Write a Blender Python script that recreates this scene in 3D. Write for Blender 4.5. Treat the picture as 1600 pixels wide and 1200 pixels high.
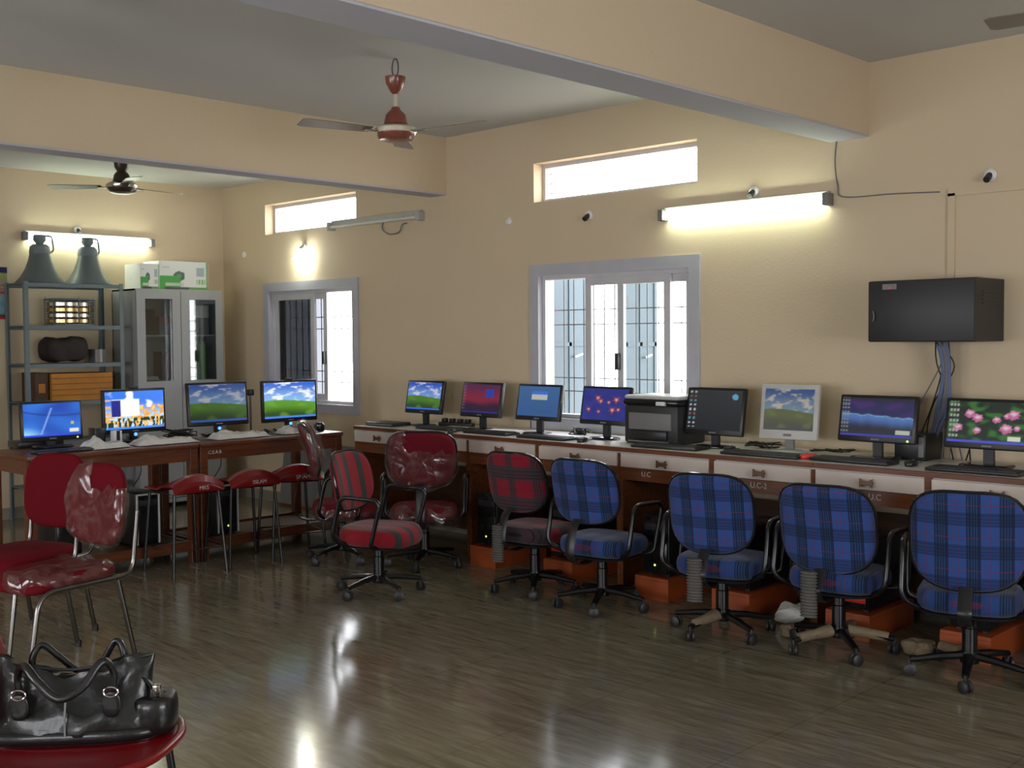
import bpy, bmesh, math, random
from mathutils import Vector, Matrix, noise
C = bpy.context.scene.collection
for o in list(bpy.data.objects): bpy.data.objects.remove(o, do_unlink=True)
PI = math.pi
rnd = random.Random(7)

# ------------------------------------------------------------------ camera
cam_d = bpy.data.cameras.new('camera'); cam = bpy.data.objects.new('camera', cam_d); C.objects.link(cam)
yaw, pitch, roll = .7731, -.0417, -.0072
fw = Vector((-math.sin(yaw)*math.cos(pitch), math.cos(yaw)*math.cos(pitch), math.sin(pitch)))
r0 = fw.cross(Vector((0, 0, 1))).normalized(); u0 = r0.cross(fw)
r1 = r0*math.cos(roll)+u0*math.sin(roll); u1 = -r0*math.sin(roll)+u0*math.cos(roll)
CP = Vector((10.1932, -6.2273, 1.5903))
cam.matrix_world = Matrix(((r1.x, u1.x, -fw.x, CP.x), (r1.y, u1.y, -fw.y, CP.y), (r1.z, u1.z, -fw.z, CP.z), (0, 0, 0, 1)))
cam_d.sensor_width = 36; cam_d.lens = 1759.9/1600*36; cam_d.clip_start = .05
bpy.context.scene.camera = cam

# ------------------------------------------------------------------ world, daylight, exposure
vs = bpy.context.scene.view_settings
vs.view_transform = 'Standard'; vs.look = 'None'; vs.gamma = 1; vs.use_curve_mapping = False
vs.exposure = 1.3
w = bpy.data.worlds.new('world'); bpy.context.scene.world = w; w.use_nodes = True
bg = w.node_tree.nodes['Background']; bg.inputs[0].default_value = (.93, .95, 1, 1); bg.inputs[1].default_value = 5.0
try: bpy.context.scene.cycles.max_bounces = 10; bpy.context.scene.cycles.diffuse_bounces = 6; bpy.context.scene.cycles.transparent_max_bounces = 16
except Exception: pass

def portal(name, loc, rot, sx, sy):
    l = bpy.data.lights.new(name, 'AREA'); l.shape = 'RECTANGLE'; l.size = sx; l.size_y = sy
    o = bpy.data.objects.new(name, l); C.objects.link(o); o.location = loc; o.rotation_euler = rot
    l.cycles.is_portal = True
WX = ((.77, 2.20), (4.36, 5.84)); CLER = (2.60, 2.89); WZ = (.93, 2.10)
for i, (a, b) in enumerate(WX):
    portal('window_portal', ((a+b)/2, .27, (WZ[0]+WZ[1])/2), (-PI/2, 0, 0), b-a, WZ[1]-WZ[0])
    portal('clerestory_portal', ((a+b)/2, .27, sum(CLER)/2), (-PI/2, 0, 0), b-a, CLER[1]-CLER[0])
portal('front_fill_portal', (12.75, -4.0, 1.5), (0, PI/2, 0), 1.3, 3.0)  # for the unseen front window, added to let in fill daylight
for px_ in (3.5, 6.5, 9.7): portal('left_fill_portal', (px_, -8.85, 1.5), (PI/2, 0, 0), 1.7, 1.3)  # for three unseen left wall windows, added as fill for the desk fronts

# ------------------------------------------------------------------ materials
def _new(name):
    m = bpy.data.materials.new(name); m.use_nodes = True
    return m, m.node_tree, m.node_tree.nodes['Principled BSDF']
def mat(name, col, rough=.5, metal=0, emit=None, es=0, coat=0, bump=None, var=None, spec=None):
    m, nt, b = _new(name)
    b.inputs['Base Color'].default_value = (*col, 1); b.inputs['Roughness'].default_value = rough; b.inputs['Metallic'].default_value = metal
    if emit: b.inputs['Emission Color'].default_value = (*emit, 1); b.inputs['Emission Strength'].default_value = es
    if coat: b.inputs['Coat Weight'].default_value = coat; b.inputs['Coat Roughness'].default_value = .08
    if spec is not None: b.inputs['Specular IOR Level'].default_value = spec
    N, L = nt.nodes, nt.links
    tc = N.new('ShaderNodeTexCoord')
    nz = N.new('ShaderNodeTexNoise'); L.new(tc.outputs['Object'], nz.inputs['Vector'])
    sc, amt = var if var else (6, .12)
    nz.inputs['Scale'].default_value = sc; nz.inputs['Detail'].default_value = 4
    mp = N.new('ShaderNodeMapRange'); mp.inputs['To Min'].default_value = 1-amt; mp.inputs['To Max'].default_value = 1+amt
    L.new(nz.outputs['Fac'], mp.inputs['Value'])
    mx = N.new('ShaderNodeVectorMath'); mx.operation = 'SCALE'; mx.inputs[0].default_value = col
    L.new(mp.outputs[0], mx.inputs['Scale']); L.new(mx.outputs[0], b.inputs['Base Color'])
    if bump:
        n2 = N.new('ShaderNodeTexNoise'); n2.inputs['Scale'].default_value = bump[0]; n2.inputs['Detail'].default_value = 6
        L.new(tc.outputs['Object'], n2.inputs['Vector'])
        bp = N.new('ShaderNodeBump'); bp.inputs['Strength'].default_value = bump[1]; bp.inputs['Distance'].default_value = .01
        L.new(n2.outputs['Fac'], bp.inputs['Height']); L.new(bp.outputs[0], b.inputs['Normal'])
    return m
def wood(name, col, dark, rough=.35, axis=0, scale=3):
    m, nt, b = _new(name); N, L = nt.nodes, nt.links
    tc = N.new('ShaderNodeTexCoord'); mp = N.new('ShaderNodeMapping'); L.new(tc.outputs['Object'], mp.inputs[0])
    s = [14, 14, 14]; s[axis] = 1.2; mp.inputs['Scale'].default_value = s
    nz = N.new('ShaderNodeTexNoise'); nz.inputs['Scale'].default_value = scale; nz.inputs['Detail'].default_value = 5; nz.inputs['Distortion'].default_value = .6
    L.new(mp.outputs[0], nz.inputs['Vector'])
    cr = N.new('ShaderNodeValToRGB'); cr.color_ramp.elements[0].position = .35; cr.color_ramp.elements[1].position = .68
    cr.color_ramp.elements[0].color = (*dark, 1); cr.color_ramp.elements[1].color = (*col, 1)
    L.new(nz.outputs['Fac'], cr.inputs[0]); L.new(cr.outputs[0], b.inputs['Base Color']); b.inputs['Roughness'].default_value = rough
    return m
def plaid(name, base, sx, sz, axes='XZ'):
    """sx / sz: (period, offset, [(from, to, colour, strength)]) bands along the two directions of the cloth."""
    m, nt, b = _new(name); N, L = nt.nodes, nt.links
    tc = N.new('ShaderNodeTexCoord'); sp = N.new('ShaderNodeSeparateXYZ'); L.new(tc.outputs['Object'], sp.inputs[0])
    cur = None
    for ax, (per, off, bands) in zip(axes, (sx, sz)):
        a = N.new('ShaderNodeMath'); a.operation = 'ADD'; a.inputs[1].default_value = off+10*per; L.new(sp.outputs[ax], a.inputs[0])
        d = N.new('ShaderNodeMath'); d.operation = 'DIVIDE'; d.inputs[1].default_value = per; L.new(a.outputs[0], d.inputs[0])
        f = N.new('ShaderNodeMath'); f.operation = 'FRACT'; L.new(d.outputs[0], f.inputs[0])
        for lo, hi, col, st in bands:
            g = N.new('ShaderNodeMath'); g.operation = 'GREATER_THAN'; g.inputs[1].default_value = lo; L.new(f.outputs[0], g.inputs[0])
            h = N.new('ShaderNodeMath'); h.operation = 'LESS_THAN'; h.inputs[1].default_value = hi; L.new(f.outputs[0], h.inputs[0])
            k = N.new('ShaderNodeMath'); k.operation = 'MULTIPLY'; L.new(g.outputs[0], k.inputs[0]); L.new(h.outputs[0], k.inputs[1])
            k2 = N.new('ShaderNodeMath'); k2.operation = 'MULTIPLY'; k2.inputs[1].default_value = st; L.new(k.outputs[0], k2.inputs[0])
            mx = N.new('ShaderNodeMix'); mx.data_type = 'RGBA'
            L.new(k2.outputs[0], mx.inputs[0])
            if cur is None: mx.inputs[6].default_value = (*base, 1)
            else: L.new(cur, mx.inputs[6])
            mx.inputs[7].default_value = (*col, 1); cur = mx.outputs[2]
    L.new(cur, b.inputs['Base Color']); b.inputs['Roughness'].default_value = .9; b.inputs['Specular IOR Level'].default_value = .2
    b.inputs['Sheen Weight'].default_value = .15
    nz = N.new('ShaderNodeTexNoise'); nz.inputs['Scale'].default_value = 300; L.new(tc.outputs['Object'], nz.inputs['Vector'])
    bp = N.new('ShaderNodeBump'); bp.inputs['Strength'].default_value = .3; bp.inputs['Distance'].default_value = .003
    L.new(nz.outputs['Fac'], bp.inputs['Height']); L.new(bp.outputs[0], b.inputs['Normal'])
    return m
def glassy(name, tint, gloss=.12, body=0, bcol=(.8, .8, .8), rough=.03):
    m, nt, b = _new(name); N, L = nt.nodes, nt.links; N.remove(b)
    out = N['Material Output']
    t = N.new('ShaderNodeBsdfTransparent'); t.inputs[0].default_value = (*tint, 1)
    g = N.new('ShaderNodeBsdfGlossy'); g.inputs['Roughness'].default_value = rough
    mx = N.new('ShaderNodeMixShader'); mx.inputs[0].default_value = gloss
    L.new(t.outputs[0], mx.inputs[1]); L.new(g.outputs[0], mx.inputs[2])
    cur = mx.outputs[0]
    if body:
        d = N.new('ShaderNodeBsdfDiffuse'); d.inputs[0].default_value = (*bcol, 1)
        tc = N.new('ShaderNodeTexCoord'); nz = N.new('ShaderNodeTexNoise'); nz.inputs['Scale'].default_value = 9; nz.inputs['Detail'].default_value = 5
        nz.inputs['Distortion'].default_value = 2; L.new(tc.outputs['Object'], nz.inputs['Vector'])
        mr = N.new('ShaderNodeMapRange'); mr.inputs['From Min'].default_value = .45; mr.inputs['From Max'].default_value = .7
        mr.inputs['To Min'].default_value = body*.35; mr.inputs['To Max'].default_value = min(1, body*1.9); L.new(nz.outputs['Fac'], mr.inputs['Value'])
        m2 = N.new('ShaderNodeMixShader'); L.new(mr.outputs[0], m2.inputs[0]); L.new(cur, m2.inputs[1]); L.new(d.outputs[0], m2.inputs[2]); cur = m2.outputs[0]
    L.new(cur, out.inputs['Surface'])
    return m
def vcol_mat(name, emit=0, rough=.3):
    m, nt, b = _new(name); N, L = nt.nodes, nt.links
    a = N.new('ShaderNodeVertexColor'); a.layer_name = 'Col'
    if emit:
        b.inputs['Base Color'].default_value = (.01, .01, .012, 1); L.new(a.outputs[0], b.inputs['Emission Color']); b.inputs['Emission Strength'].default_value = emit
    else: L.new(a.outputs[0], b.inputs['Base Color'])
    b.inputs['Roughness'].default_value = rough
    return m

M = {}
M['wall'] = mat('cream_wall_paint', (.60, .485, .33), .85, bump=(60, .12), var=(1.2, .05))
M['ceil'] = mat('white_ceiling_paint', (.52, .52, .50), .9, bump=(40, .1), var=(1.0, .05))
M['soffit'] = mat('lilac_grey_paint', (.47, .46, .50), .9, var=(2, .05))
M['steel_paint'] = mat('grey_enamel', (.30, .31, .31), .45, var=(3, .08))
M['rack_grey'] = mat('slotted_rack_grey', (.13, .17, .18), .5)
M['stone'] = mat('grey_sill_stone', (.42, .42, .46), .5, bump=(30, .1))
M['alu'] = mat('anodised_frame', (.55, .54, .56), .4, .1)
M['bar'] = mat('grille_bar', (.10, .10, .095), .5)
M['black'] = mat('black_plastic', (.012, .012, .013), .35)
M['black_gloss'] = mat('black_gloss_plastic', (.01, .01, .011), .12)
M['black_tube'] = mat('black_enamel_tube', (.006, .006, .0065), .25)
M['dark_plastic'] = mat('dark_grey_plastic', (.020, .0195, .021), .45)
M['grey_plastic'] = mat('grey_plastic', (.17, .17, .165), .5)
M['silver'] = mat('silver_plastic', (.50, .49, .46), .4)
M['white'] = mat('white_plastic', (.72, .72, .70), .4)
M['cloth'] = mat('white_cover_cloth', (.62, .61, .57), .9, bump=(25, .5))
M['paper'] = mat('white_paper', (.75, .75, .74), .8)
M['chrome'] = mat('dull_chrome', (.20, .19, .18), .25, 1)
M['laminate'] = mat('white_laminate', (.62, .60, .57), .35)
M['drawer'] = mat('pinkish_white_laminate', (.60, .52, .45), .4)
M['wood'] = wood('brown_teak', (.20, .062, .018), (.11, .032, .009))
M['wood_red'] = wood('red_brown_wood', (.15, .042, .013), (.08, .021, .007), .35, 1)
M['wood_dark'] = wood('dark_brown_board', (.085, .038, .016), (.05, .022, .010), .4)
M['orange'] = mat('orange_lacquered_board', (.33, .065, .014), .45, var=(8, .15))
M['handle'] = mat('bronze_pull', (.16, .09, .05), .35, .4)
M['red_fab'] = mat('maroon_fabric', (.12, .005, .012), .9, bump=(200, .3), spec=.2)
M['red_rexine'] = mat('red_rexine', (.12, .002, .007), .85, bump=(120, .2), spec=.15)
M['red_gloss'] = mat('red_moulded_plastic', (.19, .003, .005), .3, coat=.15)
M['leather'] = mat('black_leather', (.006, .006, .006), .36, bump=(18, .5), coat=.25)
M['wrap'] = glassy('clear_plastic_wrap', (.93, .92, .9), .07, .06, (.60, .56, .50), .14)
M['pane'] = glassy('clear_pane', (.97, .98, .98), .04)
M['tinted'] = glassy('smoked_pane', (.27, .275, .285), .06, .0)
M['cab_glass'] = glassy('cabinet_glass', (.75, .78, .78), .10)
M['tan_wrap'] = mat('torn_brown_paper', (.20, .15, .09), .8, bump=(30, .8), var=(20, .35))
M['bellow'] = mat('grey_rubber_bellows', (.10, .095, .085), .6)
M['fan_brown'] = mat('maroon_brown_enamel', (.20, .055, .035), .25, coat=.3)
M['fan_blade'] = mat('brown_fan_blade', (.20, .17, .13), .35)
M['fan_cream'] = mat('cream_enamel', (.55, .50, .38), .3)
M['fan_dark'] = mat('dark_brown_enamel', (.035, .022, .015), .3)
M['brass'] = mat('brass_rings', (.55, .40, .18), .22, 1)
M['steel'] = mat('polished_steel', (.60, .58, .54), .2, 1)
M['horn'] = mat('grey_green_horn', (.10, .125, .125), .4)
M['orange_box'] = mat('orange_brown_carton', (.42, .17, .015), .7, var=(9, .3))
M['bag_cloth'] = mat('dark_brown_bag_cloth', (.022, .014, .012), .8, bump=(12, .8))
M['tube_on'] = mat('lit_tube', (1, 1, 1), .4, emit=(.86, 1, .80), es=15)
M['cfl_on'] = mat('lit_cfl', (1, 1, 1), .4, emit=(.93, 1, .90), es=55)
M['tube_off'] = mat('unlit_tube', (.62, .62, .58), .3)
M['fixture'] = mat('grey_batten', (.40, .40, .36), .5)
M['blue_wall'] = mat('pale_blue_house_paint', (.040, .068, .088), .6)
M['dark_house'] = mat('dark_grey_house_paint', (.12, .12, .13), .9)
M['ground'] = mat('pale_ground', (.50, .45, .38), .95)
M['wire_black'] = mat('black_cable', (.012, .012, .012), .5)
M['wire_blue'] = mat('blue_grey_cable', (.10, .14, .25), .5)
M['wire_grey'] = mat('grey_cable', (.16, .15, .16), .5)
M['ink'] = mat('white_paint_lettering', (.55, .53, .48), .7)
M['led_blue'] = mat('blue_led', (.05, .1, .6), .3, emit=(.05, .18, 1), es=1.6)
M['led_green'] = mat('yellow_green_led', (.3, .6, .1), .3, emit=(.55, 1, .15), es=.7)
M['red'] = mat('bright_red_plastic', (.60, .03, .02), .3)
M['screen'] = vcol_mat('lit_screen', .42, .25)
M['print'] = vcol_mat('printed_carton', 0, .5)
M['skirting'] = mat('pale_skirting_tile', (.30, .27, .21), .25)
def floor_mat():
    m, nt, b = _new('veined_vitrified_tile'); N, L = nt.nodes, nt.links
    tc = N.new('ShaderNodeTexCoord'); mp = N.new('ShaderNodeMapping'); L.new(tc.outputs['Object'], mp.inputs[0])
    mp.inputs['Rotation'].default_value = (0, 0, math.radians(-34)); mp.inputs['Scale'].default_value = (1.3, 11.0, 1)
    nz = N.new('ShaderNodeTexNoise'); nz.inputs['Scale'].default_value = 2.6; nz.inputs['Detail'].default_value = 8; nz.inputs['Roughness'].default_value = .62; nz.inputs['Distortion'].default_value = .9
    L.new(mp.outputs[0], nz.inputs['Vector'])
    cr = N.new('ShaderNodeValToRGB'); e = cr.color_ramp.elements
    e[0].position = .30; e[0].color = (.125, .098, .060, 1); e[1].position = .70; e[1].color = (.25, .225, .158, 1)
    x = e.new(.48); x.color = (.175, .15, .10, 1)
    L.new(nz.outputs['Fac'], cr.inputs[0])
    bk = N.new('ShaderNodeTexBrick'); bk.offset = 0; bk.inputs['Scale'].default_value = 1
    bk.inputs['Brick Width'].default_value = .8; bk.inputs['Row Height'].default_value = .8; bk.inputs['Mortar Size'].default_value = .004
    bk.inputs['Color1'].default_value = (1, 1, 1, 1); bk.inputs['Color2'].default_value = (.95, .95, .95, 1); bk.inputs['Mortar'].default_value = (.75, .73, .7, 1)
    m2 = N.new('ShaderNodeMapping'); L.new(tc.outputs['Object'], m2.inputs[0]); m2.inputs['Location'].default_value = (.15, .3, 0)
    L.new(m2.outputs[0], bk.inputs['Vector'])
    mx = N.new('ShaderNodeMix'); mx.data_type = 'RGBA'; mx.blend_type = 'MULTIPLY'; mx.inputs[0].default_value = 1
    L.new(cr.outputs[0], mx.inputs[6]); L.new(bk.outputs['Color'], mx.inputs[7]); L.new(mx.outputs[2], b.inputs['Base Color'])
    b.inputs['Roughness'].default_value = .13; b.inputs['Specular IOR Level'].default_value = .45
    nb = N.new('ShaderNodeTexNoise'); nb.inputs['Scale'].default_value = 3.0; L.new(tc.outputs['Object'], nb.inputs['Vector'])
    bp = N.new('ShaderNodeBump'); bp.inputs['Strength'].default_value = .05; bp.inputs['Distance'].default_value = .02
    L.new(nb.outputs['Fac'], bp.inputs['Height']); L.new(bp.outputs[0], b.inputs['Normal'])
    return m
M['floor'] = floor_mat()
NAVY, DK, RED = (.006, .008, .022), (.008, .014, .035), (.16, .02, .04)
BL = [(.22, .66, NAVY, .78), (.27, .29, (.03, .09, .2), .8), (.37, .39, (.03, .09, .2), .8), (.45, .47, (.03, .09, .2), .8), (.53, .55, (.03, .09, .2), .8), (.95, .98, RED, .55), (.80, .82, RED, .35)]
BZ = [(.10, .52, NAVY, .38), (.12, .14, NAVY, .6), (.22, .24, NAVY, .6), (.32, .34, NAVY, .6), (.44, .46, NAVY, .6), (.72, .75, RED, .5)]
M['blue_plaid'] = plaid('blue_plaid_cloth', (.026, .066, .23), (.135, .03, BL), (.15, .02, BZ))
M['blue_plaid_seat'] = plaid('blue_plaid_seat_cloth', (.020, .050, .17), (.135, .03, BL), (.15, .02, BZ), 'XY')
GR = (.035, .030, .036)
RL = [(.28, .62, GR, .75), (.36, .38, (.004, .004, .006), .8), (.44, .46, (.004, .004, .006), .8), (.53, .55, (.004, .004, .006), .8)]
RZ = [(.05, .50, GR, .88), (.12, .14, (.004, .004, .006), .8), (.22, .24, (.004, .004, .006), .8), (.34, .36, (.004, .004, .006), .8), (.75, .77, (.01, .01, .02), .4)]
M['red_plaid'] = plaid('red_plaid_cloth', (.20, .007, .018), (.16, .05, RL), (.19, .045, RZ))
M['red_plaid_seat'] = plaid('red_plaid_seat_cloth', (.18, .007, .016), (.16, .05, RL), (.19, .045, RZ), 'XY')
RS = [(.30, .66, (.035, .032, .032), 1)]
M['red_stripe'] = plaid('red_striped_cloth', (.22, .009, .016), (.13, .045, RS), (.2, 0, [(.1, .13, GR, .2)]))
M['red_stripe_seat'] = plaid('red_striped_seat_cloth', (.22, .009, .016), (.13, .045, RS), (.2, 0, [(.1, .13, GR, .2)]), 'XY')

# ------------------------------------------------------------------ mesh helpers
def T(x=0, y=0, z=0): return Matrix.Translation((x, y, z))
def R(a, ax='Z'): return Matrix.Rotation(a, 4, ax)
class MB:
    def __init__(s, xf=None): s.bm = bmesh.new(); s.xf = xf or Matrix.Identity(4)
    def _merge(s, b2, m=None):
        me = bpy.data.meshes.new('tmp'); b2.to_mesh(me); b2.free()
        me.transform(s.xf @ (m or Matrix.Identity(4))); s.bm.from_mesh(me); bpy.data.meshes.remove(me); return s
    def box(s, x0, x1, y0, y1, z0, z1, bev=0, m=None, seg=2):
        b = bmesh.new(); bmesh.ops.create_cube(b, size=1)
        for v in b.verts: v.co = Vector(((x0+x1)/2+v.co.x*(x1-x0), (y0+y1)/2+v.co.y*(y1-y0), (z0+z1)/2+v.co.z*(z1-z0)))
        if bev: bmesh.ops.bevel(b, geom=list(b.edges), offset=bev, segments=seg, affect='EDGES', profile=.5)
        return s._merge(b, m)
    def tube(s, pts, r, n=10, m=None, closed=False, flat=1.0):
        pts = [Vector(p) for p in pts]; b = bmesh.new(); rings = []
        rr = r if isinstance(r, (list, tuple)) else [r]*len(pts)
        N = len(pts); prev = None
        for i, p in enumerate(pts):
            if closed: t = (pts[(i+1) % N]-pts[i-1]).normalized()
            else: t = (pts[min(i+1, N-1)]-pts[max(i-1, 0)]).normalized()
            if prev is None:
                a = Vector((0, 0, 1)) if abs(t.z) < .9 else Vector((1, 0, 0))
                u = t.cross(a).normalized()
            else:
                u = (prev-t*prev.dot(t)).normalized()
            prev = u; v = t.cross(u)
            rings.append([b.verts.new(p+(u*math.cos(2*PI*k/n)+v*math.sin(2*PI*k/n)*flat)*rr[i]) for k in range(n)])
        for i in range(N if closed else N-1):
            A, B = rings[i], rings[(i+1) % N]
            for k in range(n): b.faces.new((A[k], A[(k+1) % n], B[(k+1) % n], B[k]))
        if not closed: b.faces.new(rings[0][::-1]); b.faces.new(rings[-1])
        return s._merge(b, m)
    def lathe(s, prof, n=24, m=None, cap=True):
        b = bmesh.new(); rings = []
        for r, z in prof:
            r = max(r, 1e-4); rings.append([b.verts.new((r*math.cos(2*PI*k/n), r*math.sin(2*PI*k/n), z)) for k in range(n)])
        for A, B in zip(rings, rings[1:]):
            for k in range(n): b.faces.new((A[k], A[(k+1) % n], B[(k+1) % n], B[k]))
        if cap: b.faces.new(rings[0][::-1]); b.faces.new(rings[-1])
        return s._merge(b, m)
    def cushion(s, wd, h, t, ex=3.4, f=None, n=48, m=None, pinch=.9):
        """soft slab in the XY plane, thickness t along Z; f(x, y) lifts it."""
        b = bmesh.new(); rings = []
        prof = [(.02, .5), (.35, .5), (.65, .495), (.85, .46), (.94, .38), (.985, .22), (1, 0)]
        prof = prof+[(a, -c) for a, c in prof[-2::-1]]
        for sc, zz in prof:
            ring = []
            for k in range(n):
                a = 2*PI*k/n; ca, sa = math.cos(a), math.sin(a)
                q = (abs(ca)**ex+abs(sa)**ex)**(-1/ex)
                x, y = ca*q*wd/2*sc, sa*q*h/2*sc
                ring.append(b.verts.new((x, y, zz*t+(f(x, y) if f else 0))))
            rings.append(ring)
        for A, B in zip(rings, rings[1:]):
            for k in range(n): b.faces.new((A[k], B[k], B[(k+1) % n], A[(k+1) % n]))
        b.faces.new(rings[0]); b.faces.new(rings[-1][::-1])
        return s._merge(b, m)
    def prism(s, poly, z0, z1, m=None, bev=0):
        b = bmesh.new(); A = [b.verts.new((x, y, z0)) for x, y in poly]; B = [b.verts.new((x, y, z1)) for x, y in poly]
        n = len(poly); b.faces.new(A[::-1]); b.faces.new(B)
        for k in range(n): b.faces.new((A[k], A[(k+1) % n], B[(k+1) % n], B[k]))
        if bev: bmesh.ops.bevel(b, geom=list(b.edges), offset=bev, segments=2, affect='EDGES')
        return s._merge(b, m)
    def grid(s, fn, nu, nv, m=None, thick=0):
        b = bmesh.new(); G = [[b.verts.new(fn(i/nu, j/nv)) for j in range(nv+1)] for i in range(nu+1)]
        for i in range(nu):
            for j in range(nv): b.faces.new((G[i][j], G[i+1][j], G[i+1][j+1], G[i][j+1]))
        if thick: 
            bmesh.ops.recalc_face_normals(b, faces=b.faces); bmesh.ops.solidify(b, geom=list(b.faces), thickness=thick)
        return s._merge(b, m)
    def build(s, name, material, parent=None, smooth=True, label=None, recalc=True):
        if recalc: bmesh.ops.recalc_face_normals(s.bm, faces=s.bm.faces)
        me = bpy.data.meshes.new(name); s.bm.to_mesh(me); s.bm.free()
        me.materials.append(material)
        if smooth:
            me.polygons.foreach_set('use_smooth', [True]*len(me.polygons))
            try: me.set_sharp_from_angle(angle=math.radians(38))
            except Exception: pass
        o = bpy.data.objects.new(name, me); C.objects.link(o)
        if parent is not None: o.parent = parent
        if label: o['label'] = label
        return o
def thing(name, label, cat, loc=(0, 0, 0), rz=0, group=None):
    o = bpy.data.objects.new(name, None); C.objects.link(o); o.location = loc; o.rotation_euler = (0, 0, rz); o.empty_display_size = .1
    return tag(o, label, cat, group)
def tag(o, label, cat, group=None):
    o['label'] = label; o['category'] = cat
    if group: o['group'] = group
    return o
def struct(o): o['kind'] = 'structure'; return o
def arc(c, r, a0, a1, n=6, plane='XZ'):
    out = []
    for i in range(n+1):
        a = a0+(a1-a0)*i/n; p, q = r*math.cos(a), r*math.sin(a)
        out.append(Vector((c[0]+p, c[1], c[2]+q)) if plane == 'XZ' else Vector((c[0], c[1]+p, c[2]+q)) if plane == 'YZ' else Vector((c[0]+p, c[1]+q, c[2])))
    return out
def fillet(pts, r, n=5):
    pts = [Vector(p) for p in pts]; out = [pts[0]]
    for i in range(1, len(pts)-1):
        a, b, c = pts[i-1], pts[i], pts[i+1]; d1 = (a-b); d2 = (c-b); rr = min(r, d1.length*.45, d2.length*.45)
        p, q = b+d1.normalized()*rr, b+d2.normalized()*rr
        for k in range(n+1):
            t = k/n; out.append(p*(1-t)**2+b*2*t*(1-t)+q*t*t)
    out.append(pts[-1]); return out
def spline(pts, n=8):
    P = [Vector(p) for p in pts]; P = [P[0]]+P+[P[-1]]; out = []
    for i in range(1, len(P)-2):
        for k in range(n):
            t = k/n; a, b, c, d = P[i-1:i+3]
            out.append(.5*((2*b)+(-a+c)*t+(2*a-5*b+4*c-d)*t*t+(-a+3*b-3*c+d)*t**3))
    out.append(P[-2]); return out
def lettering(txt, size, parent, loc, rot, material=None, name='painted_lettering', ext=.001):
    cu = bpy.data.curves.new('lettering', 'FONT'); cu.body = txt; cu.size = size; cu.extrude = ext; cu.align_x = 'CENTER'; cu.align_y = 'CENTER'
    tmp = bpy.data.objects.new('tmp', cu); C.objects.link(tmp)
    bpy.context.view_layer.update()
    me = bpy.data.meshes.new_from_object(tmp); bpy.data.objects.remove(tmp)
    me.materials.clear(); me.materials.append(material or M['ink'])
    o = bpy.data.objects.new(name, me); C.objects.link(o); o.parent = parent; o.location = loc; o.rotation_euler = rot
    return o
def picture(name, fn, wd, ht, material, parent, m, nx=72, ny=46):
    """flat lit or printed picture in local XZ, facing -Y"""
    bm = bmesh.new(); cl = bm.loops.layers.float_color.new('Col')
    G = [[bm.verts.new((-wd/2+wd*i/nx, 0, -ht/2+ht*j/ny)) for j in range(ny+1)] for i in range(nx+1)]
    cols = [[fn(i/nx, j/ny) for j in range(ny+1)] for i in range(nx+1)]
    for i in range(nx):
        for j in range(ny):
            f = bm.faces.new((G[i][j], G[i+1][j], G[i+1][j+1], G[i][j+1]))
            for lp, (a, b) in zip(f.loops, ((i, j), (i+1, j), (i+1, j+1), (i, j+1))): lp[cl] = (*cols[a][b], 1)
    me = bpy.data.meshes.new(name); bm.to_mesh(me); bm.free(); me.transform(m); me.materials.append(material)
    o = bpy.data.objects.new(name, me); C.objects.link(o); o.parent = parent
    return o

# ------------------------------------------------------------------ room shell
H0, H1, H2, HB = 3.119, 3.209, 3.177, 2.745
B0, B1, C0, C1 = 3.192, 3.389, 6.799, 7.051
XE, YE = 12.6, -8.7
def wall_with_holes(name, holes, L0, L1, top, thick, to_world):
    """boxes around rectangular holes (a, b, z0, z1) along a wall"""
    mb = MB()
    xs = sorted({L0, L1, *[h[0] for h in holes], *[h[1] for h in holes]})
    for a, b in zip(xs, xs[1:]):
        hs = sorted([(h[2], h[3]) for h in holes if h[0] <= a+1e-6 and h[1] >= b-1e-6])
        z = 0
        for h0, h1 in hs+[(top, top)]:
            if h0 > z: to_world(mb, a, b, z, h0)
            z = h1
    o = mb.build(name, M['wall'], smooth=False); return struct(o)
hol = []
for a, b in WX: hol += [(a, b, *WZ), (a, b, *CLER)]
wall_with_holes('wall_right', hol, -.2, XE+.2, 3.4, .22, lambda mb, a, b, z0, z1: mb.box(a, b, 0, .22, z0, z1))
struct(MB().box(-.22, 0, YE-.2, 0, 0, 3.4).build('wall_back', M['wall'], smooth=False))
wall_with_holes('wall_front', [(-5.5, -2.5, .85, 2.15)], YE-.2, 0, 3.4, .2, lambda mb, a, b, z0, z1: mb.box(XE, XE+.2, a, b, z0, z1))  # opening out of view, added and widened for more ambient light
wall_with_holes('wall_left', [(c-.85, c+.85, .85, 2.15) for c in (3.5, 6.5, 9.7)], 0, XE, 3.4, .2, lambda mb, a, b, z0, z1: mb.box(a, b, YE-.2, YE, z0, z1))  # openings out of view, added to brighten the drawer fronts and side wall
struct(MB().box(-.2, XE+.2, YE-.2, .22, -.12, 0).build('floor', M['floor'], smooth=False))
mb = MB(); mb.box(0, B0+.1, YE, 0, H0, 3.4); mb.box(B1-.1, C0+.1, YE, 0, H1, 3.4); mb.box(C1-.1, XE, YE, 0, H2, 3.4)
struct(mb.build('ceiling', M['ceil'], smooth=False))
for n, (a, b, h) in enumerate(((B0, B1, 1), (C0, C1, 1))):
    o = struct(MB().box(a, b, YE, 0, HB+.012, 3.35).build('trim_%d' % (n+1), M['wall'], smooth=False)); o['label'] = 'cream ceiling beam'
    s = MB().box(a, b, YE, 0, HB, HB+.013).build('beam_soffit', M['soffit'], o, smooth=False); s['label'] = 'lilac grey underside of the beam'
struct(MB().box(0, XE, -.012, 0, 0, .10).build('baseboard_right', M['skirting'], smooth=False))
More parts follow.
